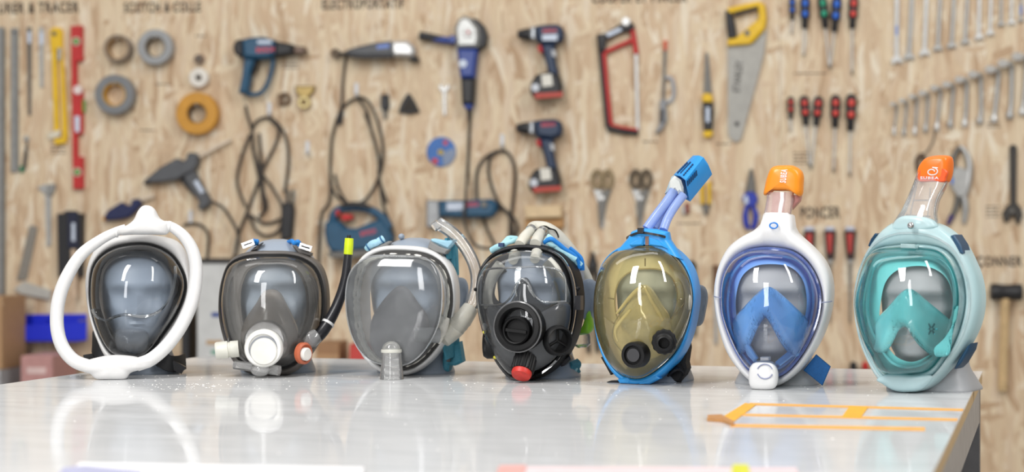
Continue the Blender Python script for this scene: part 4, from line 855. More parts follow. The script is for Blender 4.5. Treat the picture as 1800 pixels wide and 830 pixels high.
MB().rim(PQ, [(-.0015, 0), (.0015, 0), (.0015, .003), (-.0015, .003)], lambda x, z: .060 + df(x, z)).build('frame_rib', clear('frost_rib', 'e4f2f4', .4, 'e6f4f6', .1, 2), t, 60)
band(PM, PI, .058, df, .008, .02, 0.5).build('visor_bezel', clear('bezel', 'd8eef0', .45, 'b9dfe4', .08, 1.6), t, 60)
V7 = clear('visor_aqua', 'fcfefe', 0.03, 'c8e6e8', 0.02, 1.4, 0.1)
MB().dome(PI, .066, .056, 0.55, .9, 16, dfun=df).build('visor', V7, t, 80)
TSK = mat('teal_silicone', '76d8d8', .3, var=.04); TSK2 = mat('teal_silicone_light', '80e6ea', .12, var=.04, trans=.06)
FI = polar(loop(fr, K([(310, 227), (392, 242), (450, 292), (474, 375), (470, 470), (440, 560), (370, 630), (290, 665), (215, 640), (165, 570), (140, 480), (146, 385), (168, 300), (222, 246)]), .075, df), c, 128)
skirt(PI, FI, .052, .070, df).build('face_skirt', TSK, t, 60)
lip = polar(loop(fr, K([(290, 185), (400, 195), (460, 240), (485, 330), (482, 440), (450, 560), (370, 660), (270, 690), (190, 655), (120, 540), (92, 450), (92, 360), (112, 250), (160, 195)]), .068, df), c, 128)
MB().rim(lip, [(-.0015, -.002), (.0015, -.002), (.0015, .004), (-.0015, .004)], lambda x, z: .066 + df(x, z)).build('skirt_ridge', TSK2, t, 60)
nose_bridge(fr, K, [(268, 342), (235, 368), (185, 425), (134, 482), (132, 550), (124, 605), (150, 620), (180, 600), (203, 560), (222, 520), (248, 496), (275, 506), (300, 545), (335, 590), (385, 628), (432, 634), (446, 622), (454, 560), (462, 500), (420, 452), (360, 400), (302, 352)], (268, 400), .115, .6, TSK2, t, .007, 4, 13)
MB().prism(fr.xz(K([(385, 560), (440, 510), (498, 410), (490, 470), (455, 540), (400, 580)]), .06), .05, .062, .002).build('skirt_flap', TSK, t)
star = fr.pt(*K([(382, 515)])[0], .098)
for a in range(6):
    d = Vector((math.cos(a * math.pi / 3), 0, math.sin(a * math.pi / 3)))
    MB().tube([star + d * .002, star + d * .009], .0012, 6).build('vent_slit', mat('slit_teal', '2f7f86', .5), t)
MB().prism(fr.xz(K([(244, 126), (310, 128), (310, 148), (244, 146)]), .07), .06, .074, .001).build('top_latch', clear('latch', 'e6f4f5', .5, 'd4eef0', .1, 2), t)
MB().pillow(loop(fr, K([(140, 742), (200, 715), (300, 722), (390, 728), (350, 785), (290, 800), (225, 795), (170, 765)]), .06), .066, .012, .02, .5).build('chin_block', FROST, t, 60)
NB = mat('navy_clip', '1d4868', .4)
for pts in ([(483, 90), (500, 84), (530, 130), (541, 170), (525, 174), (500, 130)], [(108, 135), (120, 105), (140, 78), (148, 84), (132, 112), (116, 140)], [(498, 696), (520, 650), (560, 590), (574, 578), (566, 610), (530, 670), (508, 692)]):
    MB().prism(fr.xz(K(pts), .03), .01, .045, .002).build('strap_clip', NB, t)
SN7 = clear('snorkel_clear', 'fdfbfa', .26, 'f4efec', .04, 2.0)
MB().loft([ring_at(fr, KT, (55, 655), (425, 650), .03, .020), ring_at(fr, KT, (130, 540), (418, 560), .028, .017), ring_at(fr, KT, (185, 420), (440, 460), .026, .015), ring_at(fr, KT, (235, 300), (500, 340), .024, .015), ring_at(fr, KT, (272, 195), (540, 230), .02, .016)], False, False).build('snorkel_tube', SN7, t, 50)
for l0, l1 in (((180, 640), (250, 330)), ((340, 640), (370, 340)), ((220, 450), (380, 450)), ((160, 575), (370, 590))):
    MB().tube(P3(fr, KT, [(l0[0], l0[1], .036), (l1[0], l1[1], .034)], 1), .0011, 6).build('inner_rib', MATS['edge_clear'], t)
for pts in ([(62, 645, .04), (150, 540, .042), (215, 360, .038), (268, 200, .034)], [(422, 640, .04), (405, 560, .042), (425, 440, .04), (500, 300, .036)]):
    MB().tube(P3(fr, KT, pts), .0014, 8).build('tube_edge', MATS['ridge_clear'], t, 60)
OR7 = mat('red_orange_cap', 'fb7a1e', .3, var=.02); OR7b = mat('red_panel', 'f5602a', .35, var=.02)
c7 = MB().pillow(loop(fr, KT([(266, 208), (280, 160), (312, 112), (355, 80), (440, 64), (530, 70), (554, 108), (552, 200), (534, 275), (510, 300), (480, 296), (380, 292), (268, 290), (262, 250)]), .02), .018, .020, .016, .3).build('snorkel_cap', OR7, t, 60)
MB().prism([(p.x, p.y) for p in loop(fr, KT([(268, 214), (300, 170), (380, 155), (460, 162), (512, 205), (500, 260), (482, 292), (380, 290), (272, 288)]), .036)], .030, .0375, .0015).build('front_panel', OR7b, c7, 40)
place_text('SUBEA', fr, KT([(280, 268)])[0], KT([(440, 270)])[0], 4.6, .0385, WHITE, c7, 'lettering', .03)
cc = fr.pt(*KT([(382, 205)])[0], .0385)
sw = [cc + Vector((math.cos(q) * fr.m(kt) * (22 + 4.2 * q), 0, math.sin(q) * fr.m(kt) * (15 + 2.7 * q))) for q in [i * .3 for i in range(0, 27)]] 
sw.append(fr.pt(*KT([(432, 172)])[0], .0385))
MB().tube(sw, .0008, 6, flat=.4).build('swirl_emblem', WHITE, c7, 60)
MB().ellipsoid(fr.pt(*KT([(200, 668)])[0], .066), fr.m(30 * kt), .004, fr.m(30 * kt), 16, 8).build('screw', CHROME, t, 60)
MB().pillow(loop(fr, KT([(62, 645), (130, 588), (250, 582), (360, 602), (420, 640), (430, 690), (300, 720), (70, 710)]), .04), .042, .012, .016, .35).build('neck_collar', FROST, t, 60)
# rest the soft parts on the table top instead of letting them sink in
for o in list(COL.objects):
    if o.type == 'MESH' and o.parent is not None:
        root_ = o.parent if o.parent.parent is None else o.parent.parent
        if root_.get('category') == 'mask':
            for v_ in o.data.vertices:
                if v_.co.z < .0005: v_.co.z = .0005
# ------------------------------------------------------------------ tools hanging on the wall
def item(name, label, cat, px, py, group=None):
    f = WF(px, py); return f, thing(name, label, cat, f, group)
def pr(t, f, name, m, pts, d0=0.0, d1=.02, bev=.002, sm=False):
    q = f.xz(pts, d0)
    if sm: q = [(p.x, p.y) for p in smooth2(q, max(24, len(pts) * 4))]
    return MB().prism(q, d0, d1, bev).build(name, m, t, 30)
def tb(t, f, name, m, pts, rpx, n=10, flat=1.0, k=6):
    P = [f.pt(a, b, d) for a, b, d in pts]
    if k > 1: P = spline(P, k)
    r = [f.m(x) for x in rpx] if isinstance(rpx, (list, tuple)) else f.m(rpx)
    return MB().tube(P, r, n, flat=flat).build(name, m, t, 60)
def disc(t, f, name, m, x, y, d0, d1, rpx, hole=0.0, n=36):
    r = f.m(rpx); c = f.pt(x, y, 0); h = f.m(hole); b = min(.003, (d1 - d0) * .3)
    if hole:
        P = [(h, d0), (r - b, d0), (r, d0 + b), (r, d1 - b), (r - b, d1), (h + b, d1), (h, d1 - b)]
        mb = MB(); rings = [[c + Vector((math.cos(a) * q, -e, math.sin(a) * q)) for a in [2 * math.pi * k / n for k in range(n)]] for q, e in P]
        return mb.loft(rings, closed=True).build(name, m, t, 40)
    return MB().lathe([(r, d0), (r, d1 - b), (r - b, d1)], c, (0, -1, 0), n).build(name, m, t, 40)
ALU = mat('aluminium', '9c9c9a', .4, .7); STEEL = mat('steel', 'b8b8b6', .35, .5); DSTEEL = mat('dark_steel', '6e6c68', .45, .6)
BRIGHT = mat('bright_steel', 'dededc', .28, .35); TBLK = mat('tool_black', '242427', .5); TNAVY = mat('tool_navy', '1f3350', .45); TTEAL = mat('tool_teal', '1d4f6e', .45)
TRED = mat('tool_red', 'c02a2a', .45); TGREY = mat('tool_grey', '55575b', .5); CORD = mat('cord_black', '3c3631', .6); HOOKW = mat('hook_white', 'd8dade', .4)
LBL = mat('label_pale', 'c8d2e2', .5); YEL = mat('tool_yellow', 'e6bb1e', .45); LRED = mat('label_red', 'd9434a', .5)
A_ = crop(0, 0, 2.3725); M_ = crop(0, 0, 4.15); N_ = crop(0, 180, 3.46); O_ = crop(0, 360, 2.515); T_ = crop(160, 220, 3.458)
# measuring tools
f, t = item('straightedge', 'long grey aluminium straightedge at the far left of the wall', 'ruler', 3, 48)
pr(t, f, 'blade', ALU, [(-3, 48), (8, 48), (8.5, 640), (-2, 640)], 0, .010); pr(t, f, 'edge_strip', DSTEEL, [(6, 50), (8.5, 50), (9, 640), (7, 640)], .010, .012, 0)
f, t = item('steel_bar', 'wide grey steel ruler beside the long straightedge', 'ruler', 26, 50)
pr(t, f, 'blade', ALU, [(20, 50), (33, 50), (34, 302), (20, 304)], 0, .008); pr(t, f, 'groove', DSTEEL, [(28, 54), (30, 54), (31, 298), (29, 298)], .008, .0085, 0); disc(t, f, 'hang_hole', TBLK, 26, 57, .008, .009, 2.5)
f, t = item('steel_ruler', 'narrow dark steel ruler with pale label near the top', 'ruler', 52, 48)
pr(t, f, 'blade', DSTEEL, [(48, 48), (56, 48), (55, 203), (50, 203)], 0, .005, .001); pr(t, f, 'label_sticker', LBL, [(48.5, 56), (55, 56), (54.5, 76), (49, 76)], .005, .006, 0)
f, t = item('short_ruler', 'short thin steel ruler with pale label beside the yellow rule', 'ruler', 73, 48)
pr(t, f, 'blade', STEEL, [(69, 48), (78, 48), (77, 154), (71, 154)], 0, .005, .001); pr(t, f, 'label_sticker', LBL, [(69.5, 57), (77, 57), (77, 78), (70, 78)], .005, .006, 0)
f, t = item('folding_rule', 'yellow folding rule with two long legs', 'folding rule', 101, 49)
pr(t, f, 'hinge_plate', YEL, [(90, 55), (95, 49), (107, 49), (112, 56), (112, 88), (91, 88)], 0, .014)
pr(t, f, 'leg', YEL, [(92, 86), (101, 86), (106, 237), (97, 237)], 0, .012); pr(t, f, 'leg', YEL, [(107, 86), (112, 86), (121, 244), (111, 247)], .002, .013)
pr(t, f, 'slider', STEEL, [(102, 84), (109, 84), (108, 106), (101, 106)], .012, .017); pr(t, f, 'foot', YEL, [(97, 245), (118, 241), (119, 252), (99, 255)], 0, .016); disc(t, f, 'rivet', DSTEEL, 98, 60, .014, .017, 4)
pr(t, f, 'guide', mat('guide_clear', 'd8d0bc', .4), [(84, 234), (106, 228), (106, 240), (86, 246)], .012, .016)
f, t = item('spirit_level', 'red spirit level hanging upright beside the yellow rule', 'spirit level', 138, 46)
pr(t, f, 'body', TRED, [(128, 47), (147, 46), (148, 108), (138, 108), (138, 158), (148, 158), (148, 236), (139, 236), (139, 276), (149, 276), (149.5, 332), (132, 333)], 0, .022)
for x, y in ((138, 74), (140, 303)): 
    v = disc(t, f, 'vial', mat('vial_green', '6f9c4a', .3), x, y, .020, .026, 5.5); disc(v, f, 'vial_rim', mat('vial_rim', 'd9d4cc', .4), x, y, .020, .024, 7.5, 5.6)
v = disc(t, f, 'vial', mat('vial_pale', 'e6d8d4', .3), 141, 159, .020, .026, 8); pr(t, f, 'side_vial', MATS['vial_green'], [(146, 176), (151, 176), (151, 198), (146, 198)], .004, .018)
pr(t, f, 'maker_label', LBL, [(131, 204), (140, 204), (140, 232), (132, 232)], .022, .0226, 0)
f, t = item('marking_compass', 'small pencil compass with green tip hanging left of the yellow rule', 'compass', 48, 236)
tb(t, f, 'leg', DSTEEL, [(48, 250, .005), (42, 280, .005), (40, 298, .005)], 1.6); tb(t, f, 'leg', DSTEEL, [(48, 250, .005), (47, 275, .005), (44, 298, .005)], 1.6); disc(t, f, 'hinge', STEEL, 48, 244, 0, .012, 5); pr(t, f, 'green_tip', mat('green_tip', '1f7a58', .4), [(36, 293), (42, 291), (43, 303), (37, 304)], .001, .010)
f, t = item('caliper', 'steel vernier caliper hanging above the grey square', 'caliper', 85, 325)
pr(t, f, 'beam', STEEL, [(80, 336), (91, 336), (90, 432), (83, 434)], 0, .006, .001); pr(t, f, 'jaw', STEEL, [(66, 330), (80, 324), (90, 326), (88, 346), (78, 340)], .001, .009); pr(t, f, 'slide_jaw', ALU, [(84, 325), (98, 323), (99, 331), (92, 345), (84, 344)], .002, .012)
f, t = item('tool_pouch', 'black tool pouch with white lettering beside the steel caliper', 'pouch', 128, 372)
pr(t, f, 'pocket', TBLK, [(106, 376), (118, 375), (121, 371), (136, 371), (138, 375), (150, 376), (149, 486), (108, 488)], 0, .035, .004); pr(t, f, 'flap', mat('pouch_navy', '1a1f38', .6), [(119, 372), (137, 372), (138, 436), (119, 436)], .035, .039)
pr(t, f, 'white_print', LBL, [(126, 392), (132, 392), (132, 424), (126, 424)], .039, .0395, 0); pr(t, f, 'pale_handle', mat('pale_wood', 'cdb59c', .6), [(126, 438), (134, 438), (136, 524), (128, 526)], .036, .045)
f, t = item('square', 'grey steel try square leaning on the wall above the blue bin', 'try square', 45, 400)
pr(t, f, 'blade', mat('dull_steel', '8d8880', .5, .3), [(30, 494), (52, 398), (60, 396), (67, 401), (48, 492)], 0, .006); pr(t, f, 'stock', mat('stock_grey', 'b7b5ae', .5), [(28, 508), (44, 495), (93, 511), (90, 527), (40, 517)], 0, .018)
# tapes
def roll(x, y, R_, r_, m, label, core=None, th=.045, name='tape_roll'):
    f, t = item(name, label, 'tape roll', x, y, 'tape rolls on the wall')
    disc(t, f, 'roll', m, x, y, 0.001, th, R_, r_ + 1.5); disc(t, f, 'core', core or mat('card_core', 'a98a63', .7), x, y, 0.0, th - .004, r_ + 1.6, r_)
    pr(t, f, 'nail', STEEL, [(x - 1.2, y - r_ + 2), (x + 1.2, y - r_ + 2), (x + 1.2, y - r_ - .2), (x - 1.2, y - r_ - .2)], 0, th + .004, 0)
roll(213, 87, 24, 18, mat('tape_brown', '84766a', .4), 'thin-walled brown tape roll, nearly used up')
roll(279, 85, 31, 17, mat('tape_silver', '9a9c9e', .35), 'light grey tape roll in the upper row', mat('core_grey', '7d7468', .6))
roll(208, 168, 35, 19, mat('tape_grey', '7b7d80', .35), 'big grey tape roll with yellow core', mat('core_yellow', 'c89a35', .6))
roll(352, 201, 37, 16, mat('tape_mustard', 'c98f2c', .4), 'big mustard yellow tape roll above the grey glue gun', mat('core_brown', '7a5a36', .6))
roll(353, 138, 17, 4, mat('tape_white', 'e2ddd4', .5), 'small white tape roll above the mustard roll', mat('core_dark', '5a534c', .6), .03)
roll(352, 105, 9, 4, mat('tape_tan', '8a7466', .5), 'tiny brown tape roll above the white roll', mat('core_dark', '5a534c', .6), .02)
# glue guns
f, t = item('glue_gun', 'large dark grey hot glue gun with cord', 'glue gun', 330, 300)
pr(t, f, 'body', TGREY, T_([(345, 352), (350, 335), (440, 260), (540, 205), (578, 226), (600, 207), (604, 178), (622, 170), (650, 172), (668, 186), (668, 240), (642, 282), (600, 302), (540, 337), (430, 352)]), .002, .045, .006)
pr(t, f, 'nozzle', TBLK, T_([(330, 362), (345, 330), (372, 318), (384, 352), (350, 360)]), .008, .036, .004)
pr(t, f, 'handle', TGREY, T_([(575, 310), (640, 275), (700, 390), (734, 445), (738, 482), (690, 518), (664, 510), (672, 465), (620, 392)]), .004, .040, .006)
pr(t, f, 'trigger', TBLK, T_([(548, 335), (580, 320), (640, 420), (625, 425), (580, 372)]), .01, .03, .003); pr(t, f, 'maker_label', LBL, T_([(622, 345), (645, 332), (690, 405), (668, 418)]), .040, .0405, 0)
tb(t, f, 'glue_stick', mat('glue_stick', 'd8c8b4', .35), [(160 + 660 / 3.458, 220 + 190 / 3.458, .024), (160 + 850 / 3.458, 220 + 88 / 3.458, .02)], 3.6, k=1)
tb(t, f, 'cord', CORD, [(a, b, .034) for a, b in T_([(732, 465), (800, 500), (852, 575), (888, 650), (892, 720), (870, 800), (850, 900)])], 2.6)
f, t = item('glue_gun', 'small navy blue glue gun with orange tip', 'glue gun', 218, 370)
pr(t, f, 'body', mat('navy_gun', '1b2450', .45), T_([(95, 560), (120, 520), (200, 470), (236, 492), (260, 486), (264, 456), (300, 448), (322, 476), (312, 496), (250, 560), (180, 576), (110, 582)]), .002, .035, .005)
pr(t, f, 'tip', mat('tip_orange', 'd89a3a', .4), T_([(76, 562), (98, 550), (104, 580), (80, 582)]), .008, .026, .003); tb(t, f, 'glue_stick', MATS['glue_stick'], [(160 + 305 / 3.458, 220 + 455 / 3.458, .018), (160 + 385 / 3.458, 220 + 428 / 3.458, .018)], 4, k=1)
tb(t, f, 'cord', CORD, [(a, b, .01) for a, b in T_([(560, 610), (610, 598), (670, 610), (710, 660), (712, 760), (700, 840)])], 2.4)
pr(t, f, 'plug', HOOKW, T_([(598, 520), (618, 516), (620, 590), (600, 594)]), .004, .016)
# heat gun
C_ = crop(380, 0, 2.766); D_ = crop(380, 200, 3.192)
def brand(f, t, p0, p1, h, d, m=None, txt='BOSCH'):
    return place_text(txt, f, p0, p1, h, d, m or LRED, t, 'lettering', .03)
f, t = item('heat_gun', 'blue and black heat gun hanging above its coiled cord', 'heat gun', 470, 90)
pr(t, f, 'body', TTEAL, C_([(150, 205), (185, 194), (250, 190), (305, 205), (308, 272), (280, 292), (230, 296), (155, 292)]), .002, .075, .010)
pr(t, f, 'rear_cap', TBLK, C_([(104, 240), (112, 212), (128, 202), (156, 200), (160, 290), (130, 284), (112, 270)]), .006, .07, .008)
pr(t, f, 'barrel', TBLK, C_([(300, 206), (385, 222), (388, 268), (300, 284)]), .014, .062, .008); pr(t, f, 'nozzle', mat('nozzle_brown', '6b5a50', .4, .6), C_([(384, 228), (438, 232), (446, 252), (438, 268), (384, 266)]), .02, .055, .006)
pr(t, f, 'handle', TTEAL, C_([(152, 285), (208, 288), (186, 345), (170, 440), (168, 462), (124, 458), (140, 380)]), .012, .06, .008); pr(t, f, 'trigger', TBLK, C_([(196, 300), (212, 296), (200, 345), (184, 368)]), .022, .05, .004)
tb(t, f, 'guard', TTEAL, [(a, b, .035) for a, b in C_([(278, 282), (268, 350), (240, 425), (205, 458), (150, 458)])], 4)
brand(f, t, C_([(196, 256)])[0], C_([(282, 252)])[0], 9, .0755); pr(t, f, 'top_label', LBL, C_([(200, 196), (270, 196), (270, 212), (200, 212)]), .075, .0755, 0)
for pts in ([(165, -45), (178, 20), (200, 90), (208, 200), (232, 320), (255, 430), (268, 560)], [(200, 90), (228, 42), (290, 22), (350, 62), (396, 150), (406, 280), (384, 440)], [(300, 30), (350, 90), (330, 180), (268, 300), (222, 420), (170, 560), (125, 680), (104, 800), (98, 900)],
            [(200, 180), (248, 320), (318, 420), (362, 500), (384, 570)], [(180, 565), (225, 655), (288, 686), (350, 655), (378, 590)], [(185, 565), (240, 600), (290, 616), (370, 588)], [(190, 115), (140, 250), (118, 390), (165, 520)], [(240, 110), (250, 260), (262, 420), (285, 520), (240, 580)]):
    tb(t, f, 'cord', CORD, [(a, b, .010 + .006 * (i % 2)) for i, (a, b) in enumerate(D_(pts))], 2.5)
pr(t, f, 'plug', TBLK, D_([(376, 535), (392, 500), (436, 500), (446, 540), (432, 700), (372, 712)]), .002, .032, .005)
for x in (398, 428): tb(t, f, 'plug_pin', DSTEEL, [(a, b, .016) for a, b in D_([(x, 505), (x + 4, 425)])], 2.6, k=1)
# nozzles
f, t = item('nozzle', 'small brown reducing nozzle beside the heat gun cord', 'nozzle', 501, 174); o = disc(t, f, 'ring', mat('bronze', '7a6450', .4, .6), 502, 174, 0, .02, 11, 6); pr(t, f, 'flange', MATS['bronze'], [(489, 166), (500, 164), (500, 186), (490, 186)], 0, .012)
f, t = item('nozzle', 'flared brass nozzle right of the small brown one', 'nozzle', 537, 170); pr(t, f, 'flare', mat('brass', 'a08a58', .35, .7), C_([(388, 420), (486, 420), (480, 446), (450, 480), (415, 480), (392, 446)]), 0, .02, .004); disc(t, f, 'socket', mat('brass_bright', 'd8c690', .3, .7), 537, 181, .001, .026, 11, 5)
# multi tool
f, t = item('multi_tool', 'dark oscillating multi-tool with silver tail and looped cord', 'multi-tool', 665, 92)
pr(t, f, 'body', TGREY, C_([(630, 268), (650, 250), (700, 234), (790, 214), (868, 206), (872, 280), (860, 280), (720, 282), (650, 274)]), .002, .055, .008); pr(t, f, 'tail', mat('silver_tail', 'c9c9c8', .3, .4), C_([(862, 208), (940, 206), (972, 234), (976, 268), (960, 284), (866, 280)]), .004, .058, .01)
pr(t, f, 'switch', TBLK, C_([(960, 280), (990, 284), (985, 305), (945, 300)]), .01, .045, .004); pr(t, f, 'underside', TBLK, C_([(640, 262), (860, 262), (865, 282), (720, 286), (645, 278)]), .052, .060, .002)
disc(t, f, 'blade_ring', mat('ring_brown', '5a4a40', .5), 592, 95, .01, .03, 8, 4); pr(t, f, 'neck', TBLK, C_([(596, 258), (650, 254), (650, 274), (600, 270)]), .012, .035, .003); pr(t, f, 'maker_label', mat('label_blue', '6d86c8', .5), C_([(780, 220), (840, 212), (842, 232), (782, 238)]), .055, .0555, 0)
tb(t, f, 'cord', CORD, [(a, b, .012) for a, b in C_([(630, 272), (618, 380), (612, 480), (606, 560)])], 2.2); tb(t, f, 'cord_sleeve', TBLK, [(a, b, .012) for a, b in C_([(609, 535), (602, 605)])], 4, k=1)
for pts in ([(680, 30), (650, 140), (640, 330), (652, 430), (740, 502), (830, 488), (900, 385), (932, 270), (930, 140), (890, 0), (840, -80), (780, -85), (700, -20), (650, 130)], [(835, 0), (880, 120), (912, 260), (915, 370), (960, 500)],
            [(800, -80), (840, -20), (870, 90), (905, 220), (925, 330)], [(665, 340), (690, 430), (742, 512)], [(645, 380), (632, 500), (592, 560), (578, 700), (572, 900)]):
    tb(t, f, 'cord', CORD, [(a, b, .010 + .006 * (i % 2)) for i, (a, b) in enumerate(D_(pts))], 2.4)
f, t = item('drill_bit_holder', 'short black bit holder left of the triangular pad', 'bit holder', 677, 186); pr(t, f, 'grip', TBLK, C_([(806, 462), (840, 460), (844, 520), (836, 540), (812, 540), (804, 515)]), 0, .02, .004); pr(t, f, 'stem', DSTEEL, C_([(814, 538), (834, 538), (830, 578), (818, 578)]), .003, .015)
f, t = item('sanding_pad', 'black triangular sanding pad', 'sanding pad', 718, 184); pr(t, f, 'pad', TBLK, C_([(888, 548), (905, 500), (930, 458), (945, 458), (970, 500), (992, 546), (940, 556)]), 0, .014, .002); pr(t, f, 'abrasive', mat('abrasive', '3a3632', .9, bump=.4, scale=400), C_([(898, 542), (936, 468), (982, 540)]), .014, .016, .001)
# jigsaw
J_ = crop(560, 280, 4.61)
f, t = item('jigsaw', 'blue jigsaw with red trigger hanging behind the yellow snorkel tip', 'jigsaw', 635, 400)
pr(t, f, 'body', TTEAL, J_([(78, 600), (82, 520), (110, 500), (190, 505), (240, 558), (330, 562), (450, 512), (540, 482), (592, 560), (625, 640), (600, 700), (540, 725), (330, 742), (210, 762), (130, 750), (92, 680)]), .002, .065, .008)
tb(t, f, 'handle', TTEAL, [(a, b, .034) for a, b in J_([(112, 540), (125, 450), (170, 405), (240, 392), (340, 392), (440, 420), (530, 490), (570, 560)])], [8, 8, 7, 6.5, 6.5, 7, 8, 9], 14); tb(t, f, 'grip', TBLK, [(a, b, .040) for a, b in J_([(180, 388), (260, 372), (350, 376), (430, 402)])], [4, 6, 6, 4], 12)
pr(t, f, 'trigger', TRED, J_([(190, 455), (225, 446), (288, 452), (288, 488), (205, 502)]), .02, .05, .004); pr(t, f, 'lock_button', TRED, J_([(145, 420), (180, 408), (178, 450), (150, 465)]), .03, .052, .003)
brand(f, t, J_([(345, 625)])[0], J_([(465, 598)])[0], 8, .0655); pr(t, f, 'base_plate', DSTEEL, J_([(110, 752), (600, 715), (640, 740), (330, 800), (140, 800)]), 0, .085, .003)
tb(t, f, 'cord', CORD, [(a, b, .02) for a, b in J_([(610, 620), (560, 480), (520, 360), (500, 200)])], 2.6)
E_ = crop(720, 0, 3.459); F_ = crop(720, 200, 3.191); G_ = crop(1030, 0, 3.074); J2 = crop(1190, 270, 3.606); K2 = crop(1600, 230, 2.86); L_ = crop(1540, 0, 3.319); S_ = crop(1330, 0, 2.515)
f, t = item('angle_grinder', 'blue angle grinder with silver gear head and side handle', 'angle grinder', 822, 90)
pr(t, f, 'disc_guard', TBLK, E_([(375, 118), (420, 125), (462, 165), (482, 225), (470, 285), (430, 315), (425, 180)]), .004, .05, .004); pr(t, f, 'gear_head', mat('gear_silver', 'a2a3a1', .35, .5), E_([(288, 180), (310, 130), (345, 108), (385, 122), (432, 180), (440, 240), (428, 300), (298, 304)]), .002, .065, .010)
disc(t, f, 'spindle_lock', mat('lock_pale', 'd8d6d4', .4), 827, 62, .064, .072, 8); disc(t, f, 'red_dot', TRED, 828, 61, .072, .0735, 2.5)
pr(t, f, 'motor_housing', mat('grinder_blue', '24408e', .4), E_([(302, 305), (424, 308), (412, 400), (404, 482), (322, 482), (312, 400)]), .004, .06, .008); pr(t, f, 'grip', TBLK, E_([(322, 480), (406, 480), (398, 640), (330, 640)]), .006, .055, .008); pr(t, f, 'tail', MATS['grinder_blue'], E_([(330, 636), (398, 636), (378, 672), (348, 668)]), .008, .05, .006)
disc(t, f, 'maker_label', LBL, 818, 115, .060, .0606, 7); tb(t, f, 'handle', TBLK, [(a, b, .03) for a, b in E_([(60, 216), (130, 228), (200, 240)])], [7.5, 7, 6], 14); tb(t, f, 'handle_sleeve', MATS['grinder_blue'], [(a, b, .03) for a, b in E_([(125, 228), (200, 242), (280, 252)])], [6.6, 6.4, 5.6], 14); disc(t, f, 'handle_flange', MATS['grinder_blue'], 799, 72, .012, .05, 7)
tb(t, f, 'cord', CORD, [(a, b, .015 if b < 320 else .08) for a, b in F_([(335, -65), (338, 20), (326, 300), (316, 430), (315, 470), (308, 600), (350, 720), (430, 756), (520, 740)])], 2.6); tb(t, f, 'cord_sleeve', TBLK, [(a, b, .02) for a, b in E_([(363, 668), (364, 740)])], [4.5, 3], k=1)
f, t = item('small_wrench', 'small steel wrench hanging left of the grinder body', 'wrench', 781, 150)
pr(t, f, 'shaft', STEEL, E_([(202, 550), (222, 550), (224, 700), (206, 702)]), 0, .007, .001); pr(t, f, 'open_end', STEEL, E_([(180, 520), (195, 512), (202, 530), (224, 530), (232, 510), (246, 520), (240, 545), (222, 560), (202, 560), (186, 548)]), 0, .009, .001)
f, t = item('grinding_disc', 'blue grinding disc with yellow hub', 'disc', 776, 267)
disc(t, f, 'disc', mat('disc_blue', '2f68b0', .45), 776, 267, 0, .006, 26, 4); pr(t, f, 'worn_sector', mat('disc_grey', '7d8ba4', .5), F_([(182, 218), (255, 190), (258, 240), (230, 280), (190, 298)]), .006, .0066, 0)
for a, b in (((190, 150), (212, 175)), ((128, 250), (158, 280))): pr(t, f, 'red_mark', TRED, F_([a, (b[0], a[1]), b, (a[0], b[1])]), .006, .0067, 0)
disc(t, f, 'hub', mat('hub_yellow', 'c8b04a', .4, .4), 775, 268, .006, .010, 5, 2.5)
def drill(dx, dy, label):
    f, t = item('cordless_drill', label, 'drill', 950 + dx, 62 + dy, 'cordless drills on the wall')
    sh = lambda pts: [(a + dx, b + dy) for a, b in E_(pts)]
    c = f.pt(*sh([(655, 208)])[0], .036); e = f.pt(*sh([(748, 210)])[0], .036); L = (e - c).length
    MB().lathe([(f.m(3), 0), (f.m(7), .002), (f.m(8.5), L * .35), (f.m(10.5), L * .5), (f.m(10.5), L)], c, e - c, 20).build('chuck', TBLK, t)
    pr(t, f, 'torque_ring', mat('ring_silver', 'a9adb2', .35, .6), sh([(742, 176), (778, 170), (778, 254), (742, 246)]), .010, .062, .006)
    pr(t, f, 'body', TNAVY, sh([(776, 172), (830, 164), (902, 160), (936, 178), (944, 215), (936, 258), (885, 280), (790, 268)]), .004, .07, .010)
    pr(t, f, 'handle', TNAVY, sh([(806, 268), (890, 274), (886, 330), (896, 400), (914, 470), (852, 462), (838, 400), (820, 330)]), .014, .058, .008)
    pr(t, f, 'trigger', TRED, sh([(778, 285), (806, 278), (818, 322), (792, 325)]), .022, .05, .004); pr(t, f, 'grip_patch', mat('patch_pale', 'b9bcc0', .5), sh([(862, 300), (888, 308), (890, 350), (866, 340)]), .058, .060, .001)
    b = pr(t, f, 'battery', TBLK, sh([(745, 548), (756, 505), (780, 468), (850, 452), (915, 462), (932, 520), (932, 590), (765, 602), (748, 580)]), .002, .078, .008)
    pr(b, f, 'battery_label', mat('label_cream', 'd9d6cc', .5), sh([(800, 455), (862, 450), (872, 520), (808, 528)]), .078, .079, 0); disc(b, f, 'badge', mat('badge', 'c4c8d0', .4), sh([(778, 545)])[0][0], sh([(778, 545)])[0][1], .078, .0792, 7); pr(b, f, 'red_base', mat('battery_red', 'b03a2a', .45), sh([(758, 570), (932, 560), (932, 590), (765, 602)]), .070, .080, .001)
    brand(f, t, sh([(812, 200)])[0], sh([(892, 196)])[0], 6.5, .0705); pr(t, f, 'side_label', LBL, sh([(806, 212), (898, 208), (898, 246), (806, 246)]), .070, .0703, 0) if dy == 0 else None
drill(0, 0, 'navy cordless drill with red-based battery, the upper of the two'); drill(-2.5, 165, 'navy cordless drill with red-based battery, the lower of the two')
f, t = item('edge_trimmer', 'long blue straight-bodied trimmer with grey foot', 'trimmer', 820, 368)
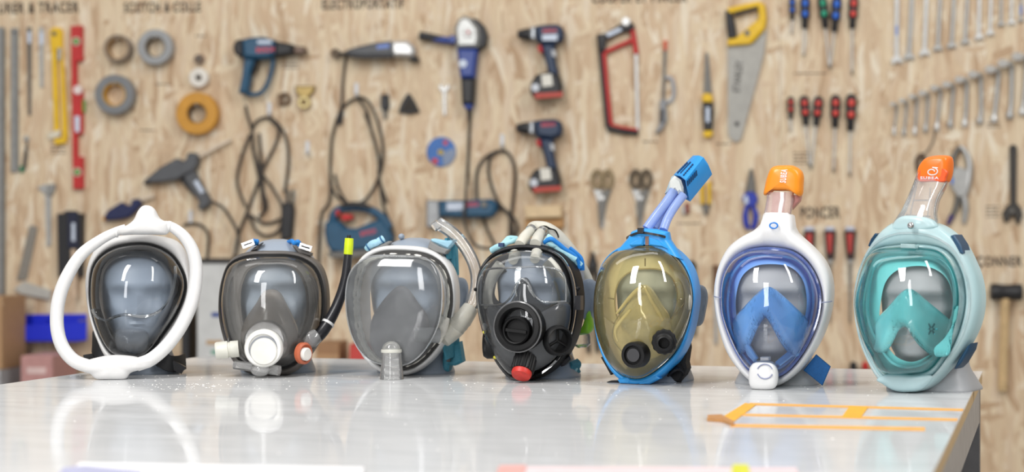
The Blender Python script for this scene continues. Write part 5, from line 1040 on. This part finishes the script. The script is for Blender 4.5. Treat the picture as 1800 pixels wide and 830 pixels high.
pr(t, f, 'foot', mat('foot_grey', '9a9c9e', .4, .4), F_([(108, 486), (180, 488), (186, 600), (150, 640), (108, 640)]), .002, .06, .006); pr(t, f, 'body', TTEAL, F_([(178, 490), (300, 488), (470, 480), (498, 505), (500, 545), (470, 582), (300, 586), (180, 576)]), .004, .065, .010)
brand(f, t, F_([(318, 524)])[0], F_([(385, 520)])[0], 8, .0655); pr(t, f, 'pale_label', LBL, F_([(208, 500), (302, 498), (302, 540), (208, 542)]), .065, .0655, 0); disc(t, f, 'speed_dial', DSTEEL, 855, 360, .064, .07, 6)
for pts in ([(490, 520), (556, 568), (580, 690)], [(380, 490), (376, 340), (420, 250), (505, 208), (560, 230), (592, 320), (586, 450), (566, 590), (560, 690), (520, 760)], [(500, 210), (450, 250), (448, 360), (500, 500), (580, 580), (602, 640), (590, 720)], [(410, 580), (440, 660), (480, 740)]):
    tb(t, f, 'cord', CORD, [(a, b, .010 + .006 * (i % 2)) for i, (a, b) in enumerate(F_(pts))], 2.6)
f, t = item('wooden_block', 'pale wooden bracket block under the lower drill', 'bracket', 957, 375)
pr(t, f, 'ledge', mat('pine', 'd8bf98', .6), F_([(652, 522), (856, 514), (858, 582), (662, 588)]), 0, .06, .003); pr(t, f, 'support', mat('pine_dark', 'b58a58', .6), F_([(650, 590), (868, 586), (868, 640), (655, 644)]), 0, .04, .003)
def hook(x, y, label):
    f, t = item('cable_hook', label, 'hook', x, y, 'white cable hooks'); pr(t, f, 'plate', HOOKW, [(x - 3.5, y - 12), (x + 3.5, y - 12), (x + 3.5, y + 10), (x - 3.5, y + 10)], 0, .008); tb(t, f, 'prong', HOOKW, [(x, y + 6, .006), (x, y + 12, .02), (x, y + 8, .035), (x, y + 3, .038)], 2)
hook(474, 192, 'white hook holding the heat gun cord'); hook(627, 158, 'white hook holding the multi-tool cord'); hook(883, 248, 'white hook holding the trimmer cord'); hook(541, 260, 'empty white hook between the two big cord loops')
# saws
f, t = item('hacksaw', 'black and red hacksaw hanging upright', 'hacksaw', 1085, 40)
tb(t, f, 'spine', TBLK, [(a, b, .014) for a, b in G_([(72, 200), (90, 400), (118, 690)])], 4.5, k=3); tb(t, f, 'spine_stripe', TRED, [(a, b, .018) for a, b in G_([(98, 285), (112, 450), (135, 670)])], 3.6, k=3); tb(t, f, 'lower_bar', TBLK, [(a, b, .014) for a, b in G_([(116, 695), (200, 712), (282, 718)])], 4.5, k=3); tb(t, f, 'lower_stripe', TRED, [(a, b, .018) for a, b in G_([(132, 672), (200, 690), (280, 702)])], 2.4, k=3)
pr(t, f, 'blade', STEEL, G_([(262, 235), (278, 235), (288, 705), (272, 705)]), .012, .015, 0); pr(t, f, 'handle', TBLK, G_([(58, 192), (105, 186), (180, 140), (240, 118), (262, 138), (258, 165), (180, 185), (112, 222), (104, 285), (80, 285)]), .002, .03, .005); pr(t, f, 'handle_label', LBL, G_([(108, 180), (185, 148), (195, 165), (120, 200)]), .03, .0305, 0)
tb(t, f, 'finger_guard', TRED, [(a, b, .016) for a, b in G_([(104, 282), (180, 248), (262, 212)])], 4, k=3); tb(t, f, 'front_post', TRED, [(a, b, .016) for a, b in G_([(245, 140), (258, 200), (272, 290)])], 4.5, k=3); disc(t, f, 'thumb_nut', BRIGHT, 1030 + 218 / 3.074, 124 / 3.074, .028, .042, 8)
f, t = item('junior_saw', 'thin junior hacksaw with grey handle and red tip', 'hacksaw', 1167, 75)
pr(t, f, 'blade', DSTEEL, G_([(420, 225), (438, 225), (430, 420), (424, 580), (408, 580), (415, 400)]), .002, .010, .001); pr(t, f, 'red_tip', mat('tip_red', 'c8502c', .45), G_([(418, 222), (440, 220), (438, 275), (420, 275)]), .001, .013, .001)
pr(t, f, 'handle', mat('handle_grey', '8a8c90', .4), G_([(400, 545), (432, 540), (440, 650), (415, 700), (380, 725), (376, 712), (396, 680)]), 0, .024, .003); tb(t, f, 'frame', mat('frame_grey', 'a9adb4', .4), [(a, b, .012) for a, b in G_([(432, 420), (462, 425), (475, 480), (468, 535), (425, 560)])], 3, k=4); pr(t, f, 'grip_insert', TBLK, G_([(403, 590), (420, 590), (420, 660), (403, 668)]), .024, .026, .001)
f, t = item('keyhole_saw', 'narrow keyhole saw with black and yellow handle', 'saw', 1243, 95)
pr(t, f, 'blade', DSTEEL, G_([(645, 285), (660, 285), (680, 505), (636, 505)]), .008, .011, 0); pr(t, f, 'collar', YEL, G_([(628, 518), (650, 505), (682, 518), (684, 556), (630, 556)]), 0, .030, .004); pr(t, f, 'grip', TBLK, G_([(632, 554), (684, 554), (690, 610), (682, 712), (638, 712), (630, 610)]), 0, .028, .005); pr(t, f, 'end_cap', YEL, G_([(636, 710), (684, 708), (684, 735), (655, 748), (634, 738)]), 0, .030, .004); pr(t, f, 'grip_label', LBL, G_([(648, 580), (668, 580), (668, 660), (648, 660)]), .028, .0285, 0)
f, t = item('hand_saw', 'large hand saw with yellow and black handle and grey blade', 'saw', 1310, 20)
pr(t, f, 'blade', mat('saw_blade', 'a09e98', .4, .35), G_([(766, 250), (885, 240), (978, 160), (960, 300), (838, 752), (815, 768), (790, 758), (770, 730)]), .010, .013, 0)
tb(t, f, 'handle_top', YEL, [(a, b, .022) for a, b in G_([(768, 62), (850, 42), (945, 22)])], 6, 12, .8, 3); tb(t, f, 'handle_grip', TBLK, [(a, b, .026) for a, b in G_([(800, 78), (850, 64), (930, 42)])], 3.6, 10, .8, 3); tb(t, f, 'handle_back', TBLK, [(a, b, .022) for a, b in G_([(768, 55), (782, 130), (792, 205)])], [5, 8, 8], 12, .8, 3); tb(t, f, 'handle_front', YEL, [(a, b, .022) for a, b in G_([(945, 22), (954, 90), (942, 150), (880, 215)])], [7, 7, 8, 9], 12, .8, 4)
pr(t, f, 'handle_base', YEL, G_([(764, 252), (764, 216), (806, 212), (836, 186), (930, 108), (968, 100), (962, 160), (888, 242)]), .006, .032, .004); disc(t, f, 'bolt', DSTEEL, 1030 + 870 / 3.074, 185 / 3.074, .032, .035, 5); disc(t, f, 'hang_hole', TBLK, 1030 + 815 / 3.074, 672 / 3.074, .013, .0136, 4)
place_text('STANLEY', f, G_([(832, 500)])[0], G_([(850, 330)])[0], 13, .0136, mat('saw_print', '4c4a48', .6), t, 'lettering', .03)
# scissors
P_ = crop(1000, 240, 2.7675)
def scissors(x, label, m):
    f, t = item('scissors', label, 'scissors', 1000 + x / 2.7675, 310, 'scissors on the wall'); k = x - 163
    for cx_ in (138, 190):
        P = smooth2(f.xz(P_([(cx_ + k + math.cos(a) * 21, 208 + math.sin(a) * 40) for a in [i * math.pi / 6 for i in range(12)]]), 0), 32); MB().rim(P, [(-.007, .002), (.007, .002), (.006, .016), (-.006, .016)]).build('handle', m, t, 50)
    pr(t, f, 'blade', STEEL, P_([(118 + k, 255), (160 + k, 262), (182 + k, 330), (168 + k, 448), (156 + k, 448), (140 + k, 320)]), .002, .008, .001); pr(t, f, 'blade', DSTEEL, P_([(208 + k, 255), (166 + k, 262), (140 + k, 330), (150 + k, 440), (160 + k, 440), (186 + k, 320)]), .008, .013, .001); disc(t, f, 'pivot', BRIGHT, 1000 + (163 + k) / 2.7675, 240 + 300 / 2.7675, .012, .016, 4)
scissors(163, 'steel scissors with pale brown handles, the left pair', mat('handle_tan', '8a7654', .5)); scissors(350, 'steel scissors with dark brown handles, the right pair', mat('handle_brown', '54452f', .5))
f, t = item('yellow_pliers', 'yellow-handled cutters half hidden behind the blue snorkel cap', 'pliers', 1240, 330)
for pts in ([(146, 180), (170, 180), (172, 320), (150, 325)], [(192, 180), (216, 180), (216, 325), (194, 320)]): pr(t, f, 'handle', YEL, J2(pts), .002, .022, .004)
pr(t, f, 'jaw', DSTEEL, J2([(160, 322), (208, 322), (200, 360), (190, 392), (176, 390), (166, 355)]), .002, .016, .002)
f, t = item('spring_clip', 'small red and grey clip below the blue snorkel cap', 'clip', 1205, 362); pr(t, f, 'grip', mat('clip_red', '8a4638', .5), J2([(50, 318), (78, 312), (80, 380), (56, 384)]), 0, .016); pr(t, f, 'jaw', STEEL, J2([(28, 335), (52, 325), (54, 385), (34, 390)]), 0, .012)
f, t = item('blue_pliers', 'blue-handled long-nose pliers left of the white mask snorkel', 'pliers', 1319, 345)
pr(t, f, 'jaw', DSTEEL, J2([(462, 100), (476, 98), (492, 170), (500, 248), (430, 248), (448, 170)]), .002, .016, .002); pr(t, f, 'joint', mat('pliers_blue', '2438a8', .4), J2([(412, 285), (432, 250), (470, 240), (505, 262), (512, 300), (490, 340), (440, 340)]), 0, .022, .004)
for pts in ([(445, 330, .012), (434, 390, .012), (440, 450, .012), (454, 478, .012)], [(480, 330, .012), (500, 390, .012), (492, 450, .012), (476, 480, .012)]): tb(t, f, 'handle', MATS['pliers_blue'], [(*J2([(a, b)])[0], d) for a, b, d in pts], [3.5, 5, 5, 3.5], 10)
pr(t, f, 'pale_label', LBL, J2([(425, 275), (445, 262), (455, 310), (432, 325)]), .022, .0225, 0)
# screwdrivers
def screwdriver(top, neck, tip, wpx, col, label, group, m2=TBLK):
    top, neck, tip = S_([top])[0], S_([neck])[0], S_([tip])[0]; w = wpx / 2.515 / 2
    f, t = item('screwdriver', label, 'screwdriver', *neck, group); a, b, c = f.pt(*top, .016), f.pt(*neck, .016), f.pt(*tip, .016); ax = b - a; L = ax.length; r = f.m(w)
    MB().lathe([(r * .45, 0), (r * .85, L * .06), (r, L * .25), (r * .88, L * .45), (r, L * .6), (r * .62, L * .74), (r * .62, L * .95), (r * .4, L)], a, ax, 16).build('handle', m2, t)
    for h0, h1 in ((.14, .36), (.46, .66)):
        p, q = a + ax * h0, a + ax * h1; mid = (p + q) / 2 + Vector((0, -r * .72, 0)); u = ax.normalized(); s = Vector((0, -1, 0)).cross(u).normalized(); hl = (q - p).length / 2
        MB().loft([[mid + Vector((0, -o, 0)) + u * math.cos(g) * hl * k + s * math.sin(g) * r * .6 * k for g in [i * math.pi / 6 for i in range(12)]] for k, o in ((1, 0), (1, r * .2), (.7, r * .36))]).build('grip_inlay', col, t, 50)
    MB().tube([b - ax.normalized() * .002, b.lerp(c, .93), c], [f.m(1.6), f.m(1.6), f.m(1.0)], 10).build('shaft', BRIGHT, t); MB().tube([b.lerp(c, .9), c], [f.m(1.8), f.m(1.3)], 8).build('tip', DSTEEL, t)
SB, SG, SR = mat('inlay_blue', '1f63c8', .4), mat('inlay_green', '1f9a76', .4), mat('inlay_red', 'cf4238', .4)
for a in (((157, -14), (157, 90), (154, 150), 30, SB, 'small blue screwdriver, leftmost of the upper row'), ((214, -20), (213, 128), (208, 250), 44, SB, 'medium blue screwdriver, second in the upper row'), ((287, -20), (304, 126), (322, 300), 44, SG, 'green screwdriver in the upper row'),
          ((356, -20), (343, 142), (324, 306), 46, SB, 'large blue screwdriver crossing the green one'), ((430, -20), (422, 128), (422, 332), 44, SR, 'red screwdriver at the right end of the upper row')): screwdriver(*a, 'upper row of screwdrivers')
for a in (((151, 428), (150, 528), (148, 580), 30, SR, 'smallest red screwdriver, leftmost of the lower row'), ((209, 424), (218, 556), (236, 740), 44, SR, 'second red screwdriver of the lower row, leaning right'), ((275, 426), (262, 558), (240, 750), 44, SR, 'third red screwdriver of the lower row, leaning left'),
          ((349, 420), (346, 566), (340, 764), 46, SR, 'fourth red screwdriver of the lower row'), ((419, 416), (414, 580), (412, 782), 50, SR, 'largest red screwdriver at the right end of the lower row')): screwdriver(*a, 'lower row of screwdrivers')
U_ = crop(1380, 340, 2.594)
for i, (x, lb) in enumerate(((110, 'red-handled file half hidden by the white mask frame'), (203, 'red-handled file under the letters, beside the white mask'), (295, 'red-handled file nearest the turquoise mask'))):
    f, t = item('file', lb, 'file', 1380 + x / 2.594, 402, 'red-handled files'); pr(t, f, 'handle', mat('file_black', '3a2624', .45), U_([(x - 26, 170), (x + 26, 170), (x + 18, 302), (x - 14, 302)]), 0, .026, .005); pr(t, f, 'grip_inlay', mat('file_red', 'b83a34', .45), U_([(x - 14, 184), (x + 14, 184), (x + 8, 272), (x - 6, 272)]), .026, .028, .001)
    pr(t, f, 'cap', mat('cap_pale', 'c3c9da', .4), U_([(x - 18, 152), (x + 18, 152), (x + 22, 172), (x - 22, 172)]), .002, .022, .003); pr(t, f, 'ferrule', STEEL, U_([(x - 12, 300), (x + 14, 300), (x + 10, 318), (x - 8, 318)]), .004, .02, .001); pr(t, f, 'blade', mat('file_blade', '8a847c', .5, .4), U_([(x - 7, 316), (x + 9, 316), (x + 4, 590), (x - 2, 590)]), .008, .014, .001)
# wrenches
ORD = ['leftmost', 'second', 'third', 'fourth', 'fifth', 'sixth', 'seventh', 'eighth', 'ninth', 'tenth', 'eleventh']
up = [(120, 118, 380, 30), (207, 190, 358, 28), (292, 280, 335, 28), (372, 358, 305, 24), (453, 438, 290, 24), (531, 517, 265, 22), (601, 598, 240, 24), (668, 663, 215, 22), (728, 726, 158, 18), (788, 787, 150, 20), (846, 842, 132, 16)]
for i, (xt, xb, yb, w_) in enumerate(up):
    lab = ('leftmost open-ended wrench in the upper row, the largest' if i == 0 else '%s open-ended wrench from the left in the upper row' % ORD[i])
    f, t = item('open_wrench', lab, 'wrench', *L_([(xt, 6)])[0], 'upper row of wrenches'); m = BRIGHT if i in (0, 2, 6, 7, 9) else STEEL
    dx = (xb - xt) / max(1, yb - 10); y0 = -min(230, yb * .55)
    pr(t, f, 'shaft', m, L_([(xt + dx * y0 - w_ * .42, y0), (xt + dx * y0 + w_ * .42, y0), (xb + w_ * .42 - dx * 30, yb - w_ * 1.4), (xb - w_ * .42 - dx * 30, yb - w_ * 1.4)]), .003, .012, .002)
    s = w_ * 1.05
    pr(t, f, 'jaw_end', m, L_([(xb - s * .45, yb - s * 1.7), (xb + s * .5, yb - s * 1.7), (xb + s * 1.0, yb - s * .9), (xb + s * .9, yb - s * .1), (xb + s * .45, yb - s * .5), (xb - s * .25, yb - s * .5), (xb - s * .55, yb + s * .1), (xb - s * 1.05, yb - s * .5), (xb - s * .9, yb - s * 1.1)]), 0, .015, .002)
    disc(t, f, 'ring_end', m, *L_([(xt + dx * y0, y0 - s * .7)])[0], 0, .014, s * 1.05 / 3.319, s * .6 / 3.319, 20)
    if i in (0, 10): pr(t, f, 'size_label', mat('size_blue', '7f9ad6', .5), L_([(xt - 7, 150 if i == 0 else 30), (xt + 7, 150 if i == 0 else 30), (xt + 6, 205 if i == 0 else 85), (xt - 7, 205 if i == 0 else 85)]), .012, .0125, 0)
tops = [(95, 605), (150, 585), (207, 560), (268, 540), (338, 510), (410, 490), (485, 460), (565, 430), (665, 400), (740, 365), (825, 325)]; bots = [(105, 770), (163, 775), (225, 770), (288, 755), (355, 745), (432, 730), (517, 725), (605, 710), (688, 700), (780, 680), (855, 660)]
for i, ((xt, yt), (xb, yb)) in enumerate(zip(tops, bots)):
    s = 17 + i * 1.9
    lab = 'leftmost bent-head wrench in the lower row, the smallest' if i == 0 else '%s bent-head wrench from the left in the lower row' % ORD[i]
    f, t = item('bent_wrench', lab, 'wrench', *L_([(xt, yt)])[0], 'lower row of wrenches')
    hx = xt + s * 1.35
    tb(t, f, 'shaft', STEEL, [(*L_([(a, b)])[0], d) for a, b, d in ((xt + s * .3, yt + s * .1, .028), (hx - s * .1, yt + s * .25, .026), (hx + s * .15, yt + s * 1.3, .016), (xb + s * .25, yb - s * 2.4, .012), (xb, yb - s * .6, .012))], [s * .12, s * .13, s * .12, s * .11, s * .13], 10, k=5)
    c = f.pt(*L_([(xt, yt)])[0], .03); r = f.m(s * .95 / 3.319); MB().lathe([(r, 0), (r, f.m(s * .75 / 3.319)), (r * .9, f.m(s * .85 / 3.319)), (r * .6, f.m(s * .85 / 3.319)), (r * .55, 0)], c + Vector((0, 0, -f.m(s * .5 / 3.319))), (0, -.45, 1), 18).build('ring_head', BRIGHT, t)
    c = f.pt(*L_([(xb, yb - s * .3)])[0], .012); MB().lathe([(r * .35, -.012), (r * .62, -.006), (r * .66, .006), (r * .5, .012)], c, (0, 0, -1), 14).build('socket_end', STEEL if i % 2 else BRIGHT, t)
# right-hand tools
f, t = item('locking_pliers', 'steel locking pliers behind the orange snorkel cap', 'pliers', 1687, 260); 
tb(t, f, 'jaw_arm', DSTEEL, [(*K2([(a, b)])[0], .014) for a, b in ((250, 78), (222, 125), (214, 180), (220, 230))], [3.5, 4.5, 5, 5], 10); tb(t, f, 'jaw_arm', STEEL, [(*K2([(a, b)])[0], .014) for a, b in ((252, 78), (278, 110), (298, 170), (290, 260), (276, 320))], [3.5, 5, 6, 6.5, 5], 10)
pr(t, f, 'body', STEEL, K2([(205, 190), (240, 182), (292, 200), (290, 300), (265, 330), (236, 336), (204, 290)]), .002, .024, .004); pr(t, f, 'blue_mark', mat('mark_blue', '4a78c8', .4), K2([(202, 240), (216, 232), (218, 262), (204, 272)]), .024, .0255, 0)
tb(t, f, 'handle', DSTEEL, [(*K2([(a, b)])[0], .012) for a, b in ((245, 310), (232, 380), (206, 440))], [6, 5, 4], 10); tb(t, f, 'purple_tip', mat('tip_purple', '3b2e6a', .5), [(*K2([(a, b)])[0], .012) for a, b in ((212, 425), (188, 472))], [5, 3.5], 10, k=1); tb(t, f, 'handle', STEEL, [(*K2([(a, b)])[0], .012) for a, b in ((266, 310), (278, 390), (270, 466))], [6, 6, 3.5], 10)
f, t = item('adjustable_wrench', 'dark adjustable wrench at the right edge of the wall', 'wrench', 1780, 260); ADJ = mat('oxide', '45423f', .5, .4)
pr(t, f, 'handle', ADJ, K2([(498, 82), (510, 70), (524, 72), (534, 84), (530, 370), (502, 372)]), .002, .016, .003); pr(t, f, 'head', ADJ, K2([(462, 412), (484, 378), (502, 366), (532, 364), (556, 395), (560, 430), (540, 472), (530, 462), (526, 430), (498, 432), (490, 458), (470, 456)]), 0, .020, .003); disc(t, f, 'adjusting_screw', DSTEEL, 1600 + 505 / 2.86, 230 + 405 / 2.86, .018, .026, 5); disc(t, f, 'hang_hole', TBLK, 1600 + 516 / 2.86, 230 + 88 / 2.86, .016, .0165, 3)
f, t = item('wire_cutter', 'dark pliers with looped handle peeking out left of the orange snorkel cap', 'pliers', 1618, 272); tb(t, f, 'handle', mat('dark_brown', '5a4636', .5), [(*K2([(a, b)])[0], .012) for a, b in ((40, 200), (34, 150), (52, 122), (72, 140), (70, 200), (58, 260))], 3.6, 10); tb(t, f, 'wire', DSTEEL, [(*K2([(a, b)])[0], .008) for a, b in ((60, 122), (95, 90), (118, 40), (125, -20))], 1.2, 8)
V_ = crop(1680, 430, 3.075)
f, t = item('mallet', 'rubber mallet with black head and pale wooden handle', 'mallet', 1767, 500)
c = f.pt(*V_([(188, 256)])[0], .045); e = f.pt(*V_([(358, 258)])[0], .045); L = (e - c).length; r = f.m(45 / 3.075)
MB().lathe([(r * .9, 0), (r, .004), (r * .98, L * .3), (r * .9, L * .34), (r * .9, L * .66), (r * .98, L * .7), (r, L - .004), (r * .9, L)], c, e - c, 28).build('head', TBLK, t); tb(t, f, 'handle', mat('beech', 'cdb083', .5, var=.12, scale=30), [(*V_([(a, b)])[0], d) for a, b, d in ((268, 290, .045), (262, 500, .035), (254, 788, .018))], [7.6, 7.6, 8.2], 12)
W_ = crop(1000, 420, 3.456)
f, t = item('end_cutters', 'black pliers with long open legs between the two middle masks', 'pliers', 1042, 445)
pr(t, f, 'head', TBLK, W_([(138, 78), (152, 80), (162, 120), (174, 150), (170, 180), (140, 190), (118, 175), (122, 145), (132, 115)]), .002, .024, .004); tb(t, f, 'handle', CORD, [(*W_([(a, b)])[0], .012) for a, b in ((134, 175), (114, 250), (112, 400), (116, 600), (120, 690))], [5, 4.5, 4, 4, 3.5], 10); tb(t, f, 'handle', CORD, [(*W_([(a, b)])[0], .012) for a, b in ((156, 175), (166, 250), (160, 420), (168, 600), (175, 690))], [5, 4.5, 4, 4, 3.5], 10)
X_ = crop(1180, 420, 3.458)
f, t = item('dark_pliers', 'dark pliers mostly hidden behind the blue mask frame', 'pliers', 1218, 462)
pr(t, f, 'head', TBLK, X_([(100, 140), (125, 128), (152, 150), (150, 185), (118, 200)]), .002, .024, .004); tb(t, f, 'handle', DSTEEL, [(*X_([(a, b)])[0], .012) for a, b in ((135, 180), (150, 270), (165, 355), (150, 480), (140, 590))], [3, 3.5, 5, 4, 3], 10)
f, t = item('chisel', 'brown-handled chisel close to the white mask frame', 'chisel', 1257, 465)
pr(t, f, 'handle', mat('chisel_brown', '6a4a34', .5), X_([(250, 160), (290, 158), (286, 330), (256, 330)]), 0, .024, .005); pr(t, f, 'blade', STEEL, X_([(258, 330), (284, 330), (280, 640), (262, 640)]), .006, .010, .001)
f, t = item('screw_clamp', 'small clamp with black and red knobs just above the table edge', 'clamp', 1508, 640)
tb(t, f, 'bar', DSTEEL, [(1492, 652, .02), (1530, 653, .02)], 3, k=1); 
for x, m in ((1500, TBLK), (1521, TRED)): MB().lathe([(.006, -.02), (.010, -.01), (.011, .004), (.006, .012)], f.pt(x, 643, .02), (0, 0, 1), 14).build('knob', m, t)
pr(t, f, 'jaw', DSTEEL, [(1494, 650), (1528, 650), (1528, 668), (1494, 668)], 0, .03)
# blue bin on the wall
f, t = item('storage_bin', 'bright blue plastic wall bin behind the white tube loop', 'bin', 95, 575); BB = mat('bin_blue', '1b2fd0', .35, var=.04)
q = f.xz([(38, 566), (58, 555), (153, 553), (153, 597), (37, 597)], .0)
pr(t, f, 'back_wall', BB, [(38, 553), (153, 552), (153, 597), (40, 597)], 0, .004, 0); pr(t, f, 'front_wall', BB, [(37, 572), (153, 566), (152, 598), (37, 598)], .085, .089, 0); pr(t, f, 'base', BB, [(37, 593), (153, 592), (153, 598), (37, 598)], .004, .085, 0)
for x in (37, 95, 151): pr(t, f, 'side_wall', BB, [(x, 560), (x + 2, 560), (x + 2, 597), (x, 597)], .004, .085, 0)
# ------------------------------------------------------------------ bench with boxes at the foot of the wall
bz = 0.50; bf = Frame(WALL.world(150, 600, 0), WALL.yaw); bf.o.z = 0
bt = thing('low_bench', 'low grey bench along the wall, hidden behind the table', 'bench', bf)
MB().box((0.05, -.21, bz - .012), (1.75, .40, .024)).build('bench_top', mat('bench_grey', 'a8a6a2', .5), bt, 0)
for x in (-.78, .88):
    for y in (-.04, -.38): MB().box((x, y, (bz - .024) / 2), (.04, .04, bz - .024)).build('leg', DSTEEL, bt, 0)
def bbox(name, x0, x1, ytop, dep, dist, m, label, cat, zb=bz, parts=()):
    g = Frame(WALL.world((x0 + x1) / 2, 600, dist), WALL.yaw); g.o.z = zb; a, b = g.pt(x0, ytop, 0), g.pt(x1, ytop, 0); h = a.z
    t = thing(name, label, cat, g); MB().prism([(a.x, 0), (b.x, 0), (b.x, h), (a.x, h)], -dep, 0, .003).build('body', m, t, 0); return g, t, a.x, b.x, h
g, t, xa, xb, h = bbox('plastic_crate', -90, 0, 650, .22, .30, mat('crate_grey', 'b4b6b8', .5), 'grey plastic crate under the cardboard box at the left edge', 'crate')
MB().box(((xa + xb) / 2, -.002, h - .012), (xb - xa + .006, .010, .02)).build('rim', MATS['crate_grey'], t, 0); zt = bz + h
g, t, xa, xb, h = bbox('cardboard_box', -90, 3, 522, .20, .29, mat('cardboard', 'b18d68', .7, var=.06), 'brown cardboard box at the left edge', 'box', zt + .0005)
MB().prism([(xa, h), (xb, h - .004), (xb + .006, h - .03), (xb + .004, h - .032), (xb - .004, h - .006), (xa, h - .004)], .0, .003).build('flap', mat('card_light', 'c6a682', .7), t, 0); MB().box(((xa + xb) / 2, -.001, h / 2), (.05, .001, h)).build('packing_tape', mat('pack_tape', 'a07a50', .3), t, 0)
g, t, xa, xb, h = bbox('pink_box', 36, 92, 627, .22, .28, mat('pink_card', 'b98a86', .6), 'dusty pink cardboard box behind the left table edge', 'box')
MB().box(((xa + xb) / 2, -.0006, h * .6), ((xb - xa) * .6, .001, .02)).build('pale_print', mat('print_pale', 'd8bcb8', .6), t, 0); MB().box(((xa + xb) / 2, .11, h + .001), ((xb - xa) * .98, .2, .002)).build('lid', mat('pink_lid', 'c79c96', .6), t, 0)
g, t, xa, xb, h = bbox('white_carton', 346, 430, 462, .12, .22, mat('carton_white', 'c9cac9', .5, var=.08, scale=20), 'white printed carton with dark lid between the two left masks', 'carton')
MB().box(((xa + xb) / 2, .06, h + .006), (xb - xa + .008, .13, .014)).build('lid', mat('lid_dark', '2e2a28', .5), t, 0)
for (x, z, wx, wz, c_) in ((.06, .235, .028, .014, '3a4f8c'), (.055, .15, .05, .014, 'b89a78'), (.06, .12, .03, .012, '6aa08a'), (.075, .07, .04, .03, 'dcdcda')):
    MB().box((xa + x, -.0006, z), (wx, .001, wz)).build('print_patch', mat('print_' + c_, c_, .5), t, 0)
g, t, xa, xb, h = bbox('black_case', 318, 332, 540, .10, .20, TBLK, 'narrow black case standing beside the white carton', 'case'); MB().box(((xa + xb) / 2, -.004, h * .9), (.012, .008, .03)).build('latch', DSTEEL, t, 0)
g, t, xa, xb, h = bbox('wooden_crate', 556, 596, 602, .14, .26, mat('crate_wood', '9a7452', .6), 'small brown wooden crate behind the snorkel of the grey mask', 'crate'); MB().box(((xa + xb) / 2, -.003, h * .72), (xb - xa, .006, .015)).build('slat', mat('slat_wood', 'b08a64', .6), t, 0)
g, t, xa, xb, h = bbox('red_box', 614, 650, 606, .12, .25, mat('box_red', 'c2403a', .5), 'small red box behind the white-ringed mask', 'box'); MB().box(((xa + xb) / 2, .06, h + .001), (xb - xa, .11, .002)).build('lid', mat('lid_red', 'a8332e', .5), t, 0)
